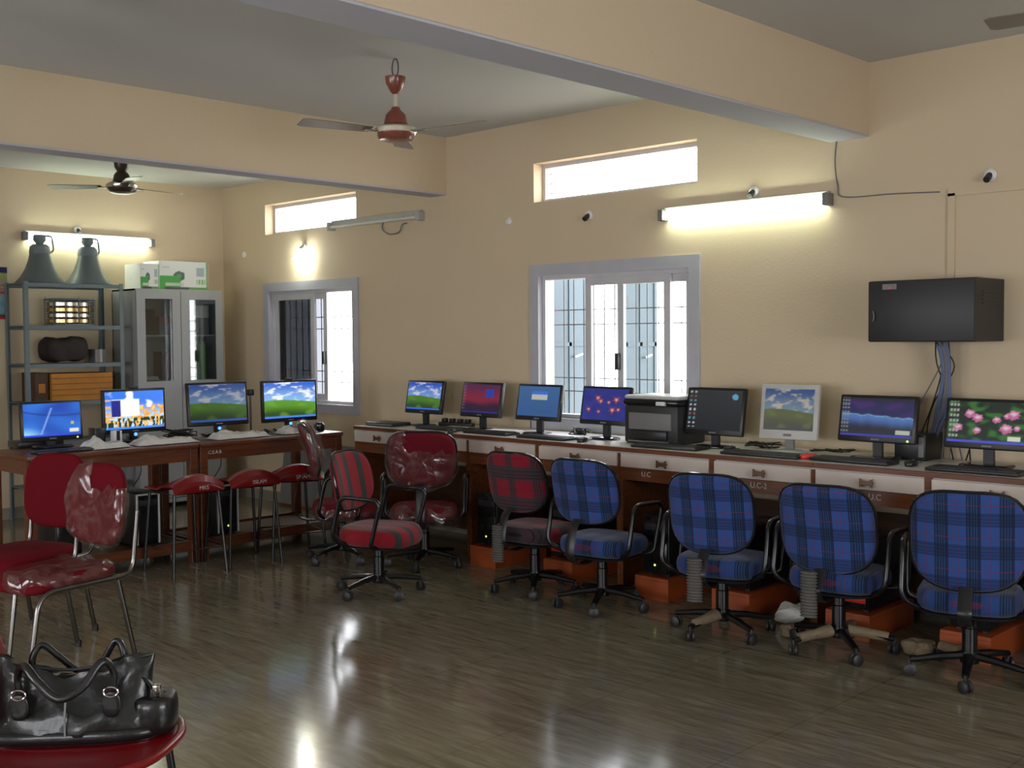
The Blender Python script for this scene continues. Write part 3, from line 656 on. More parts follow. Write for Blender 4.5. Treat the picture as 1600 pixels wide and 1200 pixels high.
# ------------------------------------------------------------------ office chairs
def wobble(o, amt, sc, seed):
    for v in o.data.vertices:
        n = noise.noise_vector(v.co*sc+Vector((seed, 0, 0))); v.co += n*amt
def office_chair(px, py, face, label, fab, bw=.44, bh=.37, top=.86, tilt=12, base_rot=0, arms=(1, -1), wrap=0, bellows=False, torn=0, seat=(.46, .46), dome=.0, grp=None, spin=0):
    """face = heading angle in degrees of the sitter"""
    t = thing('office_chair', label, 'chair', (px, py, 0), math.radians(face-90), grp)
    sz = .375; fm, sm = M[fab], M[fab+'_seat'] if fab+'_seat' in M else M[fab]
    sw, sd = seat
    f = lambda x, y: -.35*max(0, y-.12)**2*6 - .10*abs(x)**3*2 + .02*(y < -.1)*(-.1-y)*3
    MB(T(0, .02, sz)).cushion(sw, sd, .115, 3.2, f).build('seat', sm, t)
    MB(T(0, .02, sz-.060)).cushion(sw*.93, sd*.93, .02, 3.2).build('seat_shell', M['black'], t)
    # backrest: local XY plane stood up, leaning back
    bx = T(0, -.225, top-bh/2) @ R(math.radians(90+tilt), 'X')
    cv = lambda x, y: -1.1*x*x+.25*y*y
    MB(bx).cushion(bw, bh, .055, 3.3, cv).build('backrest', fm, t)
    # black piping rim round the back edge
    pts = []
    for k in range(48):
        a = 2*PI*k/48; ca, sa = math.cos(a), math.sin(a); q = (abs(ca)**3.3+abs(sa)**3.3)**(-1/3.3)
        x, y = ca*q*bw/2, sa*q*bh/2; pts.append(bx @ Vector((x, y, cv(x, y)-.004)))
    MB().tube(pts, .010, 8, closed=True).build('backrest_rim', M['black_gloss'], t)
    # bracket
    zb = top-bh
    path = spline([(0, -.08, sz-.075), (0, -.24, sz-.08), (0, -.325, sz-.02), (0, -.300, zb-.03), (0, -.250, zb+.03)])
    MB().tube(path, .03, 8, flat=.22).build('back_bracket', M['black'], t)
    if bellows:
        prof = []
        for k in range(15): prof += [(.036, k*.015), (.028, k*.015+.0075)]
        mb = MB(T(-.03, -.325, sz-.14)); mb.lathe(prof, 12, Matrix.Diagonal((1.25, .8, 1, 1))); mb.build('bracket_bellows', M['bellow'], t)
    for s in arms:
        p = fillet([(s*.20, .10, sz-.05), (s*.285, .11, sz-.04), (s*.295, .19, sz+.25), (s*.285, -.10, sz+.26), (s*.285, -.16, sz+.0), (s*.20, -.10, sz-.05)], .06)
        MB().tube(p, .0135, 10).build('armrest', M['black_tube'], t)
    MB().lathe([(.0, .10), (.034, .10), (.034, .23), (.030, .235), (.030, .27), (.022, .275), (.022, sz-.05), (0, sz-.05)], 18).build('gas_column', M['black_tube'], t)
    MB().box(-.09, .09, -.11, .11, sz-.085, sz-.065, .006).build('seat_plate', M['black'], t)
    mb = MB(); mb.lathe([(0, .07), (.042, .07), (.045, .09), (.04, .125), (0, .125)], 18)
    L_ = .265
    for k in range(5):
        a = base_rot+2*PI*k/5; mb.tube([(0, 0, .105), (L_*.5*math.cos(a), L_*.5*math.sin(a), .095), (L_*math.cos(a), L_*math.sin(a), .075)], [.026, .022, .017], 8, flat=.8)
    mb.build('star_base', M['black_tube'], t)
    for k in range(5):
        a = base_rot+2*PI*k/5; b = a+1.0+k
        mb = MB(T(L_*math.cos(a), L_*math.sin(a), .029) @ R(b))
        for s in (-1, 1): mb.lathe([(0, 0), (.020, 0), (.029, .004), (.029, .015), (.02, .02), (0, .02)], 16, T(0, s*.014-.010, 0) @ R(-PI/2, 'X'))
        mb.tube([(0, 0, .0), (0, 0, .05)], .008, 6)
        mb.build('caster', M['dark_plastic'], t)
    for k in range(torn):
        a = base_rot+2*PI*((k*2+1) % 5)/5
        mb = MB(); mb.tube([(.05*math.cos(a), .05*math.sin(a), .105), (.14*math.cos(a), .14*math.sin(a), .097), (.24*math.cos(a), .24*math.sin(a), .085)], [.034, .026, .022], 12)
        o = mb.build('torn_wrapping', M['tan_wrap'], t, label='torn brown wrapping left on a base leg'); wobble(o, .014, 25, k)
    if wrap:
        mb = MB(bx @ T(0, 0, .002)); mb.cushion(bw+.035, bh+.05, .085, 3, lambda x, y: cv(x, y)+.008*math.sin(x*40)+.006*math.sin(y*55+x*20))
        if wrap == 1:   # covers only the lower part and one side
            dele = [fc for fc in mb.bm.faces if fc.calc_center_median().z > zb+bh*.62 and fc.calc_center_median().x > -bw*.2]
            bmesh.ops.delete(mb.bm, geom=dele, context='FACES')
        o = mb.build('plastic_wrap', M['wrap'], t, label='clear crumpled plastic wrap'); wobble(o, .014, 18, 3)
        mb = MB(T(0, .02, sz-.03)); mb.cushion(sw+.05, sd+.05, .17, 2.8, lambda x, y: .01*math.sin(x*35)+.012*math.sin(y*45+x*20))
        dele = [fc for fc in mb.bm.faces if fc.calc_center_median().z > sz+.02 and fc.calc_center_median().y > -.12]
        bmesh.ops.delete(mb.bm, geom=dele, context='FACES')
        o = mb.build('plastic_wrap', M['wrap'], t, label='clear crumpled plastic hanging round the seat'); wobble(o, .02, 14, 5)
    return t
def heading(px, py, turn):
    """degrees; turn = clockwise from looking straight away from the doorway corner"""
    return math.degrees(math.atan2(py-CP.y, px-CP.x))-turn
GB = 'blue plaid office chairs at the drawer desks'
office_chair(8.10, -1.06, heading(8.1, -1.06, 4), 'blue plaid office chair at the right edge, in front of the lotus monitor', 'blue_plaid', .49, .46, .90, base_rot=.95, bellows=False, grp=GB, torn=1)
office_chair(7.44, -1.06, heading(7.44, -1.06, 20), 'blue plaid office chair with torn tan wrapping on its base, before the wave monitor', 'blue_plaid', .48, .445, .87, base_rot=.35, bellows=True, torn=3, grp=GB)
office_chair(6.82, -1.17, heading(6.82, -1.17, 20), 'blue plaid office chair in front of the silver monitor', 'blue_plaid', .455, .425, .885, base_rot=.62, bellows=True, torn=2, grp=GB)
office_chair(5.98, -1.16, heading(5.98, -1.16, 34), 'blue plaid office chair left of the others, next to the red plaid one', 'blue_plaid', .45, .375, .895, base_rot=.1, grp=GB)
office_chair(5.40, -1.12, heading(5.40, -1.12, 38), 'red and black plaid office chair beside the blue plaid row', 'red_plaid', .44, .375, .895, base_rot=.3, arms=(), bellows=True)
office_chair(4.72, -1.82, math.degrees(math.atan2(.356, .94)), 'red chair with grey stripes turned side on in the open floor', 'red_stripe', .43, .37, .88, base_rot=1.0)
office_chair(4.29, -1.06, heading(4.29, -1.06, 5), 'maroon office chair in clear plastic, its back to the room before the drawer desk', 'red_fab', .47, .39, .96, base_rot=.8, wrap=1, seat=(.48, .46))
office_chair(3.70, -1.33, 52, 'maroon office chair in crumpled plastic seen side on by the wooden table', 'red_fab', .44, .40, 1.00, base_rot=.5, wrap=2, tilt=16)

# ------------------------------------------------------------------ red stools
def stool(px, py, rz, label, txt):
    t = thing('red_stool', label, 'stool', (px, py, 0), rz, 'red stools at the wooden tables')
    hs = .165; zt = .555
    def f(u, v):
        x, y = (u-.5)*.40, (v-.5)*.37
        z = .575+.095*ss(-.04, .15, x)-2.0*y*y*ss(0, .15, x)
        if x > .18: z -= (x-.18)*2.0
        return (x, y, z)
    mb = MB(); mb.grid(f, 22, 12, thick=-.014)
    mb.grid(lambda u, v: (.199+.004*math.sin(PI*v), (u-.5)*.36, .565+v*(.067-2.0*((u-.5)*.36)**2)), 12, 4, thick=-.008)
    mb.build('seat', M['red_gloss'], t)
    mb = MB(); mb.tube([(s*hs, q*hs, zt) for s, q in ((-1, -1), (1, -1), (1, 1), (-1, 1))], .010, 8, closed=True)
    mb.tube([(-hs-.01, 0, zt), (hs+.01, 0, zt)], .008, 8); mb.build('seat_frame', M['black_tube'], t)
    for sx in (-1, 1):
        for sy in (-1, 1): MB().tube([(sx*hs, sy*hs, zt), (sx*(hs+.035), sy*(hs+.035), 0)], .011, 8).build('leg', M['black_tube'], t)
    mb = MB(); q = hs+.024; mb.tube([(-q, -q, .18), (q, -q, .18), (q, q, .18), (-q, q, .18)], .007, 8, closed=True); mb.build('stretcher', M['black_tube'], t)
    lettering(txt, .038, t, (.2125, .03, .592), (PI/2, 0, PI/2))
stool(3.23, -2.31, 0, 'red stool nearest the plastic wrapped steel chairs', 'MKS')
stool(3.24, -1.86, -.10, 'red stool in the middle of the three at the wooden tables', 'SSLAM')
stool(3.24, -1.45, -.30, 'red stool nearest the far window, under the bright hill screen', 'SRIAM')

# ------------------------------------------------------------------ red steel-tube chairs at left
def tube_chair(px, py, face, label, wrap):
    t = thing('steel_tube_chair', label, 'chair', (px, py, 0), math.radians(face-90), 'red cushioned steel chairs at the left edge')
    w2, sz = .225, .43
    MB(T(0, .04, sz+.03)).cushion(.43, .50, .07, 4, lambda x, y: -.02*(y/.2)**2*(y > 0)).build('seat', M['red_rexine'], t)
    bx = T(0, -.235, .765) @ R(math.radians(97), 'X')
    MB(bx).cushion(.42, .41, .05, 3.4, lambda x, y: -.6*x*x).build('backrest', M['red_rexine'], t)
    for s in (-1, 1):
        p = fillet([(s*(w2-.0), -.275, .74), (s*w2, -.26, .60), (s*w2, -.24, sz), (s*w2, .28, sz), (s*(w2+.01), .36, 0)], .09, 7)
        MB().tube(p, .0125, 12).build('side_tube', M['chrome'], t)
        MB().tube([(s*(w2-.012), -.16, sz-.01), (s*(w2), -.25, 0)], .0125, 10).build('rear_leg', M['chrome'], t)
        for yy, zz in ((-.25, .015), (.36, .015)): MB().lathe([(0, -.015), (.017, -.015), (.017, .02), (0, .02)], 12, T(s*w2, yy, zz)).build('rubber_foot', M['black'], t)
    mb = MB()
    for yy in (-.15, .14): mb.tube([(-w2, yy, sz-.006), (w2, yy, sz-.006)], .010, 8)
    mb.build('cross_bar', M['chrome'], t)
    if wrap:
        mb = MB(bx); mb.cushion(.44, .44, .08, 2.8, lambda x, y: -.6*x*x+.006*math.sin(x*50+y*30))
        bmesh.ops.delete(mb.bm, geom=[fc for fc in mb.bm.faces if fc.calc_center_median().z > .86 and fc.calc_center_median().x < .05], context='FACES')
        o = mb.build('plastic_wrap', M['wrap'], t, label='clear plastic wrap round the backrest'); wobble(o, .012, 20, 1)
        mb = MB(T(0, .04, sz+.02)); mb.cushion(.46, .52, .11, 3, lambda x, y: .012*math.sin(x*40+y*30))
        bmesh.ops.delete(mb.bm, geom=[fc for fc in mb.bm.faces if fc.calc_center_median().x > .02 and fc.calc_center_median().y > -.05], context='FACES')
        o = mb.build('plastic_wrap', M['wrap'], t, label='torn clear plastic on the seat'); wobble(o, .02, 15, 2)
    return t
tube_chair(4.80, -3.86, -78, 'red steel tube chair wrapped in clear plastic at the left edge', True)
tube_chair(4.17, -3.77, -68, 'plain red steel tube chair just behind the plastic wrapped one', False)

# ------------------------------------------------------------------ moulded chair with handbag
hd_ = math.degrees(math.atan2(r0.y, r0.x))
t = thing('moulded_chair', 'glossy red moulded chair in the bottom left corner holding a black handbag', 'chair', (7.11, -4.84, 0), math.radians(hd_-4-90))
MB(T(0, 0, .432)).cushion(.54, .54, .03, 2.7, lambda x, y: .022*(abs(x)/.27)**3+.012*(abs(y)/.27)**3).build('seat', M['red_gloss'], t)
pts = []
for k in range(48):
    a = 2*PI*k/48; ca, sa = math.cos(a), math.sin(a); q = (abs(ca)**2.7+abs(sa)**2.7)**(-1/2.7)
    x, y = ca*q*.27, sa*q*.27; pts.append((x, y, .437+.022*(abs(x)/.27)**3+.012*(abs(y)/.27)**3))
MB().tube(pts, .013, 10, closed=True).build('seat_rim', M['red_gloss'], t)
MB(T(0, -.36, .66) @ R(math.radians(108), 'X')).cushion(.42, .34, .025, 3, lambda x, y: -.8*x*x).build('backrest', M['red_gloss'], t)
for sx in (-1, 1):
    MB().tube([(sx*.19, -.32, .62), (sx*.195, -.22, .42), (sx*.20, -.25, 0)], .012, 10).build('leg', M['black_tube'], t)
    MB().tube([(sx*.17, .19, .425), (sx*.20, .24, 0)], .012, 10).build('leg', M['black_tube'], t)
mb = MB(); mb.tube([(-.18, .18, .415), (.18, .18, .415), (.18, -.20, .415), (-.18, -.20, .415)], .009, 8, closed=True); mb.build('seat_frame', M['black_tube'], t)

# handbag (local X along its length)
t = thing('handbag', 'black shiny leather handbag with looped handles on the red moulded chair', 'bag', (7.05, -4.82, .452), math.radians(hd_+6))
BLn, BW, BH = .48, .18, .235
def bag(u, v):
    a = 2*PI*u; ex = 3.2
    ca, sa = math.cos(a), math.sin(a); q = (abs(ca)**ex+abs(sa)**ex)**(-1/ex)
    z = v; wd = 1-.04*z; dp = 1-.80*z**1.3
    sag = 1-.18*math.sin(PI*z)*.4
    x = ca*q*BLn/2*wd*sag; y = sa*q*BW/2*dp*(1+.18*math.sin(PI*min(1, z*1.6)))
    top = BH*(1-.24*math.cos(x/BLn*PI*1.0)**2*z)
    zz = z*top+.010*math.sin(x*55+z*6)*z
    y += .010*noise.noise((x*14, z*5, 2 if y > 0 else 9))*(z > .1)
    return Vector((x, y, zz))
mb = MB(); b = bmesh.new(); nu, nv = 64, 18; rings = []
for j in range(nv+1): rings.append([b.verts.new(bag(i/nu, j/nv)) for i in range(nu)])
for A, B in zip(rings, rings[1:]):
    for i in range(nu): b.faces.new((A[i], A[(i+1) % nu], B[(i+1) % nu], B[i]))
b.faces.new(rings[0][::-1]); b.faces.new(rings[-1]); mb._merge(b)
body = mb.build('bag_body', M['leather'], t)
MB(T(0, 0, .022)).cushion(BLn+.015, BW+.02, .045, 4).build('base_panel', M['leather'], t)
for s, tw in ((-1, .0), (1, .02)):
    pts = spline([(-.125, s*.072, .135), (-.13, s*.075, .20), (-.105, s*(.10+tw), .235), (-.06, s*(.135), .20), (0, s*(.150), .155), (.06, s*(.135), .18), (.105, s*(.10+tw), .24), (.13, s*.075, .20), (.125, s*.072, .135)], 8)
    if s > 0: pts = [Vector((p.x, s*.05+(p.y-s*.05)*.25, p.z*1.06)) for p in pts]
    MB().tube(pts, .0125, 12, flat=.8).build('handle', M['leather'], t)
    for sx in (-1, 1): MB().cushion(.055, .075, .012, 2.3, m=T(sx*.125, s*.088 if s < 0 else s*.06, .115) @ R(PI/2, 'X')).build('handle_tab', M['leather'], t)
    for sx in (-1, 1): MB().tube([Vector((sx*.125+.02*math.cos(a_), s*(.092 if s < 0 else .064), .150+.014*math.sin(a_))) for a_ in [2*PI*k/14 for k in range(14)]], .003, 6, closed=True).build('metal_ring', M['steel'], t)
MB().tube(spline([(-.20, .0, .21), (-.1, 0, .20), (0, 0, .192), (.1, 0, .205), (.2, 0, .215)]), .005, 8).build('zip', M['dark_plastic'], t)
MB().tube([(0, -.099, .03), (0, -.097, .09), (0, -.080, .14)], .003, 6).build('seam_piping', M['grey_plastic'], t)
mb = MB(T(.225, 0, .062)); mb.cushion(.13, .15, .11, 2.6); mb.build('side_pocket', M['leather'], t)
mb = MB(); mb.tube(spline([(.2, -.02, .17), (.235, -.03, .13), (.245, -.03, .10), (.26, .0, .11)]), .012, 8, flat=.3); mb.build('side_strap', M['leather'], t)
MB().box(.228, .25, -.045, -.02, .125, .15, .004).build('buckle', M['steel'], t)

# ------------------------------------------------------------------ keyboards, mice, papers
def keyboard(x, y, z, rz, label, wd=.44, dp=.15, cover=None, cat='keyboard', grp=None):
    t = thing('keyboard', label, cat, (x, y, z), rz, grp)
    MB(T(0, 0, .011)).box(-wd/2, wd/2, -dp/2, dp/2, -.010, .007, .005).build('case', M['black'], t)
    mb = MB(); 
    for r in range(5):
        for c in range(19):
            x0 = -wd/2+.014+c*(wd-.028)/19; y0 = -dp/2+.014+r*(dp-.035)/5
            mb.box(x0+.001, x0+(wd-.028)/19-.001, y0, y0+(dp-.035)/5-.002, .017, .0225)
    mb.build('keys', M['dark_plastic'], t, smooth=False)
    return t
def mouse(x, y, z, rz, label, m='black'):
    t = thing('mouse', label, 'mouse', (x, y, z), rz)
    MB(T(0, 0, .016)).cushion(.06, .105, .030, 2.4, lambda a, b: -2.5*b*b).build('shell', M[m], t)
    MB().box(-.004, .004, .02, .04, .026, .032, .002).build('scroll_wheel', M['grey_plastic'], t)
    MB().tube(spline([(0, .05, .01), (.01, .08, .006), (-.005, .11, .006), (.01, .14, .006)]), .002, 6).build('cord', M['wire_black'], t)
    return t
keyboard(3.86, -.50, DZ, .02, 'black keyboard behind the maroon chair, on the far drawer desk')
keyboard(4.42, -.53, DZ, .0, 'keyboard on white sheet in front of the dark red screen')
keyboard(4.99, -.56, DZ, .0, 'keyboard in front of the plain blue dialog screen')
keyboard(6.02, -.55, DZ, .05, 'black keyboard in front of the printer', .48, .17)
keyboard(6.70, -.56, DZ, .03, 'long glossy black keyboard in front of the silver monitor', .50, .16)
keyboard(7.24, -.53, DZ, .0, 'dark keyboard with brown palm rest below the wave screen', .46, .15)
keyboard(7.92, -.56, DZ, .03, 'black keyboard with shiny keys below the lotus screen', .46, .16)
mouse(5.33, -.58, DZ, .3, 'black mouse at the foot of the orange flower monitor')
mouse(6.40, -.46, DZ, .2, 'black mouse between the two keyboards right of the printer')
mouse(6.98, -.55, DZ, -.9, 'red and black mouse below the silver monitor', 'red')
mouse(7.555, -.50, DZ, .1, 'small black mouse between the wave and lotus monitors')
mouse(4.13, -.64, DZ, .4, 'small mouse beside the sheet covered keyboard')
def sheet(x, y, z, wd, dp, rz, label, m='paper', th=.006, name='paper_stack', cat='paper'):
    o = MB().box(-wd/2, wd/2, -dp/2, dp/2, 0, th, .001).build(name, M[m], smooth=False); o.location = (x, y, z); o.rotation_euler = (0, 0, rz); return tag(o, label, cat)
sheet(4.42, -.40, DZ, .28, .10, .05, 'white sheets lying behind the keyboard of the dark red screen', th=.02)
sheet(5.05, -.40, DZ, .44, .13, -.03, 'white sheets lying behind the keyboard of the dialog screen', th=.012)
sheet(3.85, -.32, DZ, .30, .16, .1, 'white sheet between the first two monitors of the drawer desks')
# switch / power strip and cable piles
t = thing('speaker_box', 'low black box lying at the left end of the drawer desks', 'box', (3.22, -.50, DZ), .04)
MB().box(-.16, .16, -.10, .10, 0, .028, .006).build('casing', M['dark_plastic'], t); MB().box(-.15, .15, -.104, -.10, .008, .018).build('front_strip', M['grey_plastic'], t)
t = thing('power_strip', 'black power strip with plugs between the first two monitors', 'power strip', (3.72, -.22, DZ), .1)
MB().box(-.17, .17, -.03, .03, 0, .03, .008).build('casing', M['dark_plastic'], t)
for k in range(4): MB().box(-.14+k*.08, -.10+k*.08, -.022, .022, .03, .06, .006).build('plug', M['black'], t)
def tangle(x, y, z, r, h, label, seed, m='wire_black', n=3):
    q = random.Random(seed); t = thing('cable_tangle', label, 'cable', (x, y, z))
    for k in range(n):
        pts = [(q.uniform(-r, r), q.uniform(-r*.5, r*.5), q.uniform(.006, h)) for _ in range(9)]
        MB().tube(spline(pts, 6), .004, 6).build('cable', M[m], t)
    return t
tangle(4.99, -.20, DZ, .09, .05, 'tangle of black cables below the blue dialog screen', 1, n=5)
tangle(6.45, -.20, DZ, .13, .04, 'cables lying between the black and silver monitors', 3)
tangle(6.92, -.18, DZ, .14, .03, 'cables trailing right of the silver monitor', 4, n=2)
tangle(5.44, -.09, DZ, .06, .04, 'loose cables behind the flower monitor', 5, n=2)
# printer
t = thing('printer', 'dark multifunction printer with pale paper tray on the drawer desks', 'printer', (5.755, -.26, DZ), 0)
MB().box(-.215, .215, -.14, .17, 0, .25, .015).build('body', M['dark_plastic'], t)
MB().box(-.17, .17, -.152, -.13, .09, .20, .006).build('front_panel', M['grey_plastic'], t)
MB().box(-.14, .14, -.16, -.12, .025, .085, .006).build('paper_slot', M['black'], t)
MB().box(-.22, .22, -.15, .18, .25, .285, .012).build('scanner_unit', M['black_gloss'], t)
MB().box(-.217, .217, -.14, .175, .286, .312, .012).build('scanner_lid', M['silver'], t)
MB().box(-.15, .15, -.19, -.13, .012, .022, .004).build('output_tray', M['grey_plastic'], t)
MB().box(.06, .13, -.165, -.14, .25, .275, .004).build('control_button', M['white'], t)
# black tower/speaker beside wave monitor
t = thing('desktop_tower', 'small black case standing behind the wave monitor', 'computer case', (7.43, -.13, DZ), 0)
MB().box(-.09, .09, -.12, .12, 0, .145, .006).build('casing', M['black'], t); MB().box(.05, .08, -.124, -.119, .02, .13, .002).build('front_strip', M['grey_plastic'], t)
t = thing('wall_socket', 'round black plug in a wall socket between the second and third monitors', 'socket', (4.36, 0, 1.06))
MB().box(-.10, .10, -.012, 0, -.06, .06, .003).build('socket_plate', M['white'], t); MB().lathe([(0, 0), (.028, 0), (.024, .04), (0, .04)], 16, T(.02, -.012, 0) @ R(PI/2, 'X')).build('plug', M['black'], t)
MB().tube(spline([(.02, -.05, 0), (.03, -.08, -.07), (.05, -.10, -.155)]), .004, 6).build('plug_cord', M['wire_black'], t)

# ------------------------------------------------------------------ things on the wooden tables
def cover(x, y, z, rz, wd, dp, hump, label, seed):
    t = MB()
    def f(u, v):
        a, b = (u-.5), (v-.5)
        e = min(1, (.5-abs(a))*9)*min(1, (.5-abs(b))*6)
        h = .030+hump*math.exp(-((a+.25)**2)/.02-(b*b)/.08)
        n = .012*noise.noise((a*9, b*9, seed))+.006*noise.noise((a*22, b*22, seed+3))
        edge = .03*noise.noise((a*6+seed, b*6, 1))
        return (a*(wd+edge), b*(dp+edge), .006+max(0, e*(h+n)))
    t.grid(f, 40, 24, thick=.002)
    o = t.build('cloth_cover', M['cloth']); o.location = (x, y, z); o.rotation_euler = (0, 0, rz); return tag(o, label, 'cloth')
cover(*LP(3.26, -2.88), LZ, PI/2+.1, .30, .20, .05, 'white cloth bundle on the wooden table right of the deep blue screen', 1)
cover(*LP(3.27, -2.48), LZ, PI/2, .47, .20, .035, 'white cloth cover lying in front of the tulip screen', 5)
cover(*LP(3.27, -1.90), LZ, PI/2, .46, .19, .03, 'white cloth cover in front of the dim hill screen', 9)
cover(*LP(3.27, -1.42), LZ, PI/2, .30, .18, .03, 'white cloth and plastic in front of the bright hill screen', 12)
keyboard(*LP(3.30, -3.18), LZ, PI/2, 'black keyboard in front of the swirling deep blue screen', .38, .13)
t = thing('desktop_speaker', 'small black speaker on the wooden table between two screens', 'speaker', (*LP(2.98, -2.80), LZ), PI/2)
MB().box(-.04, .04, -.05, .05, 0, .12, .006).build('casing', M['black'], t); MB().lathe([(0, 0), (.025, 0), (.028, .004), (0, .004)], 16, T(0, -.05, .06) @ R(PI/2, 'X')).build('driver', M['dark_plastic'], t)
t = thing('white_adapter', 'small white box beside the black speaker on the wooden table', 'box', (*LP(3.09, -2.72), LZ), PI/2)
MB().box(-.03, .03, -.03, .03, 0, .10, .005).build('casing', M['white'], t); MB().box(-.012, .012, -.034, -.03, .03, .10).build('dark_slot', M['black'], t)
t = thing('modem_unit', 'flat black box under the swirling deep blue screen', 'box', (*LP(2.77, -3.12), LZ), PI/2)
MB().box(-.16, .16, -.09, .09, 0, .045, .005).build('casing', M['black'], t); MB().box(-.15, .15, -.093, -.088, .01, .02).build('front_strip', M['dark_plastic'], t)
tangle(*LP(2.98, -2.18), LZ, .13, .07, 'black cables piled between the tulip and dim hill screens', 11, n=6).rotation_euler = (0, 0, PI/2)
tangle(*LP(3.2, -1.62), LZ, .06, .04, 'short black cables beside the bright hill screen', 12, n=2)
t = thing('round_speaker', 'small round black speaker at the right end of the wooden table', 'speaker', (*LP(3.22, -1.17), LZ))
MB().lathe([(0, 0), (.04, 0), (.045, .02), (.042, .05), (.025, .065), (0, .066)], 20).build('body', M['black_gloss'], t); MB().lathe([(0, 0), (.02, 0), (0, .006)], 14, T(0, 0, .064)).build('top_grille', M['grey_plastic'], t)
# webcam-like lamp between monitors
t = thing('clip_webcam', 'thin black webcam on a pole between the two hill screens', 'webcam', (*LP(2.92, -1.575), LZ), PI/2)
MB().tube([(0, 0, 0), (0, 0, .30)], .008, 8).build('pole', M['black'], t); MB().box(-.022, .022, -.025, .02, .29, .34, .008).build('head', M['black'], t); MB().lathe([(0, 0), (.04, 0), (.04, .01), (0, .012)], 18).build('foot', M['black'], t)

# computer towers
def tower(x, y, z, rz, label, front='black', trim=False, led=None, size=(.18, .42, .38), grp=None, redstrip=False):
    t = thing('computer_tower', label, 'computer case', (x, y, z), rz, grp); wd, dp, h = size
    MB().box(-wd/2, wd/2, -dp/2, dp/2, .012, h, .006).build('casing', M['black'], t)
    MB().box(-wd/2+.006, wd/2-.006, -dp/2-.014, -dp/2+.002, .02, h-.006, .005).build('front_panel', M['black_gloss'], t)
    MB().box(-wd/2+.02, wd/2-.02, -dp/2-.018, -dp/2-.012, h-.09, h-.05, .002).build('disc_drive', M['dark_plastic'], t)
    if trim:
        mb = MB()
        for s in (-1, 1): mb.box(s*(wd/2-.008)-.006, s*(wd/2-.008)+.006, -dp/2-.022, -dp/2-.008, .02, h-.006, .003)
        mb.box(-wd/2+.01, wd/2-.01, -dp/2-.022, -dp/2-.008, h-.016, h-.004, .003); mb.build('silver_trim', M['silver'], t)
    if redstrip: MB().box(-wd/2+.01, wd/2-.01, -dp/2-.018, -dp/2-.012, .05, .085, .002).build('red_strip', M['red'], t)
    if led: MB().lathe([(0, 0), (.007, 0), (.007, .003), (0, .003)], 10, T(.0, -dp/2-.013, .07) @ R(PI/2, 'X')).build('power_light', M[led], t)
    for sx in (-1, 1):
        for sy in (-1, 1): MB().box(sx*(wd/2-.03)-.012, sx*(wd/2-.03)+.012, sy*(dp/2-.04)-.012, sy*(dp/2-.04)+.012, 0, .014).build('foot', M['dark_plastic'], t)
    return t
tower(*LP(3.10, -2.62), .139, PI/2, 'black computer tower with silver front edges under the tulip screen table', trim=True)
tower(*LP(3.10, -2.02), .139, PI/2, 'black computer tower with one silver edge and green light under the second table', trim=True, led='led_green')
tower(*LP(3.10, -3.15), .139, PI/2, 'dark computer tower under the left end of the wooden table')
TW = [(4.62, 'first from the left, beside the desk panel'), (5.32, 'behind the red plaid chair'), (6.08, 'with a yellow light between two blue chairs'), (6.64, 'with a red stripe behind the third blue chair'), (7.36, 'behind the chair with torn wrapping'), (7.98, 'behind the rightmost blue chair')]
for k, (x, lb) in enumerate(TW):
    t = thing('tower_stand', 'orange wooden computer stand, '+lb, 'stand', (x, -.55, 0), 0, 'orange stands under the drawer desks')
    MB().box(-.125, .125, -.27, .25, .115, .135, .002).build('top_board', M['orange'], t, smooth=False)
    MB().box(-.125, .125, -.27, -.25, 0, .115).build('front_board', M['orange'], t, smooth=False)
    for s in (-1, 1): MB().box(s*.115-.009, s*.115+.009, -.25, .25, 0, .115).build('side_board', M['orange'], t, smooth=False)
    tower(x, -.55, .135, 0, 'black computer tower on its orange stand, '+lb, led='led_green' if k in (0, 2) else None, redstrip=k in (1, 3, 4), size=(.19, .44, .37), grp='towers on the orange stands')
# leftover wrapping on the floor
def crumple(x, y, z, r, label, seed, m='tan_wrap'):
    mb = MB(); b = bmesh.new(); bmesh.ops.create_icosphere(b, subdivisions=3, radius=r)
    for v in b.verts: v.co += noise.noise_vector(v.co*(2.2/r)*.5+Vector((seed, 0, 0)))*r*.55; v.co.z *= .55
    mn = min(v.co.z for v in b.verts)
    for v in b.verts: v.co.z -= mn
    mb._merge(b); o = mb.build('crumpled_wrapping', M[m], smooth=False); o.location = (x, y, z); return tag(o, label, 'wrapping')
crumple(7.12, -.98, 0, .055, 'crumpled brown wrapping on the floor between two blue chairs', 1)
crumple(7.22, -.92, 0, .045, 'small scrap of brown wrapping beside the larger crumpled one', 2)
crumple(7.78, -.88, 0, .07, 'crumpled paper on the floor left of the rightmost blue chair', 4)
crumple(6.98, -.75, 0, .09, 'pale plastic bundle on the floor under the drawer desks', 6, 'cloth')
crumple(8.42, -1.0, 0, .09, 'crumpled clear plastic beside the rightmost blue chair', 8, 'wrap')

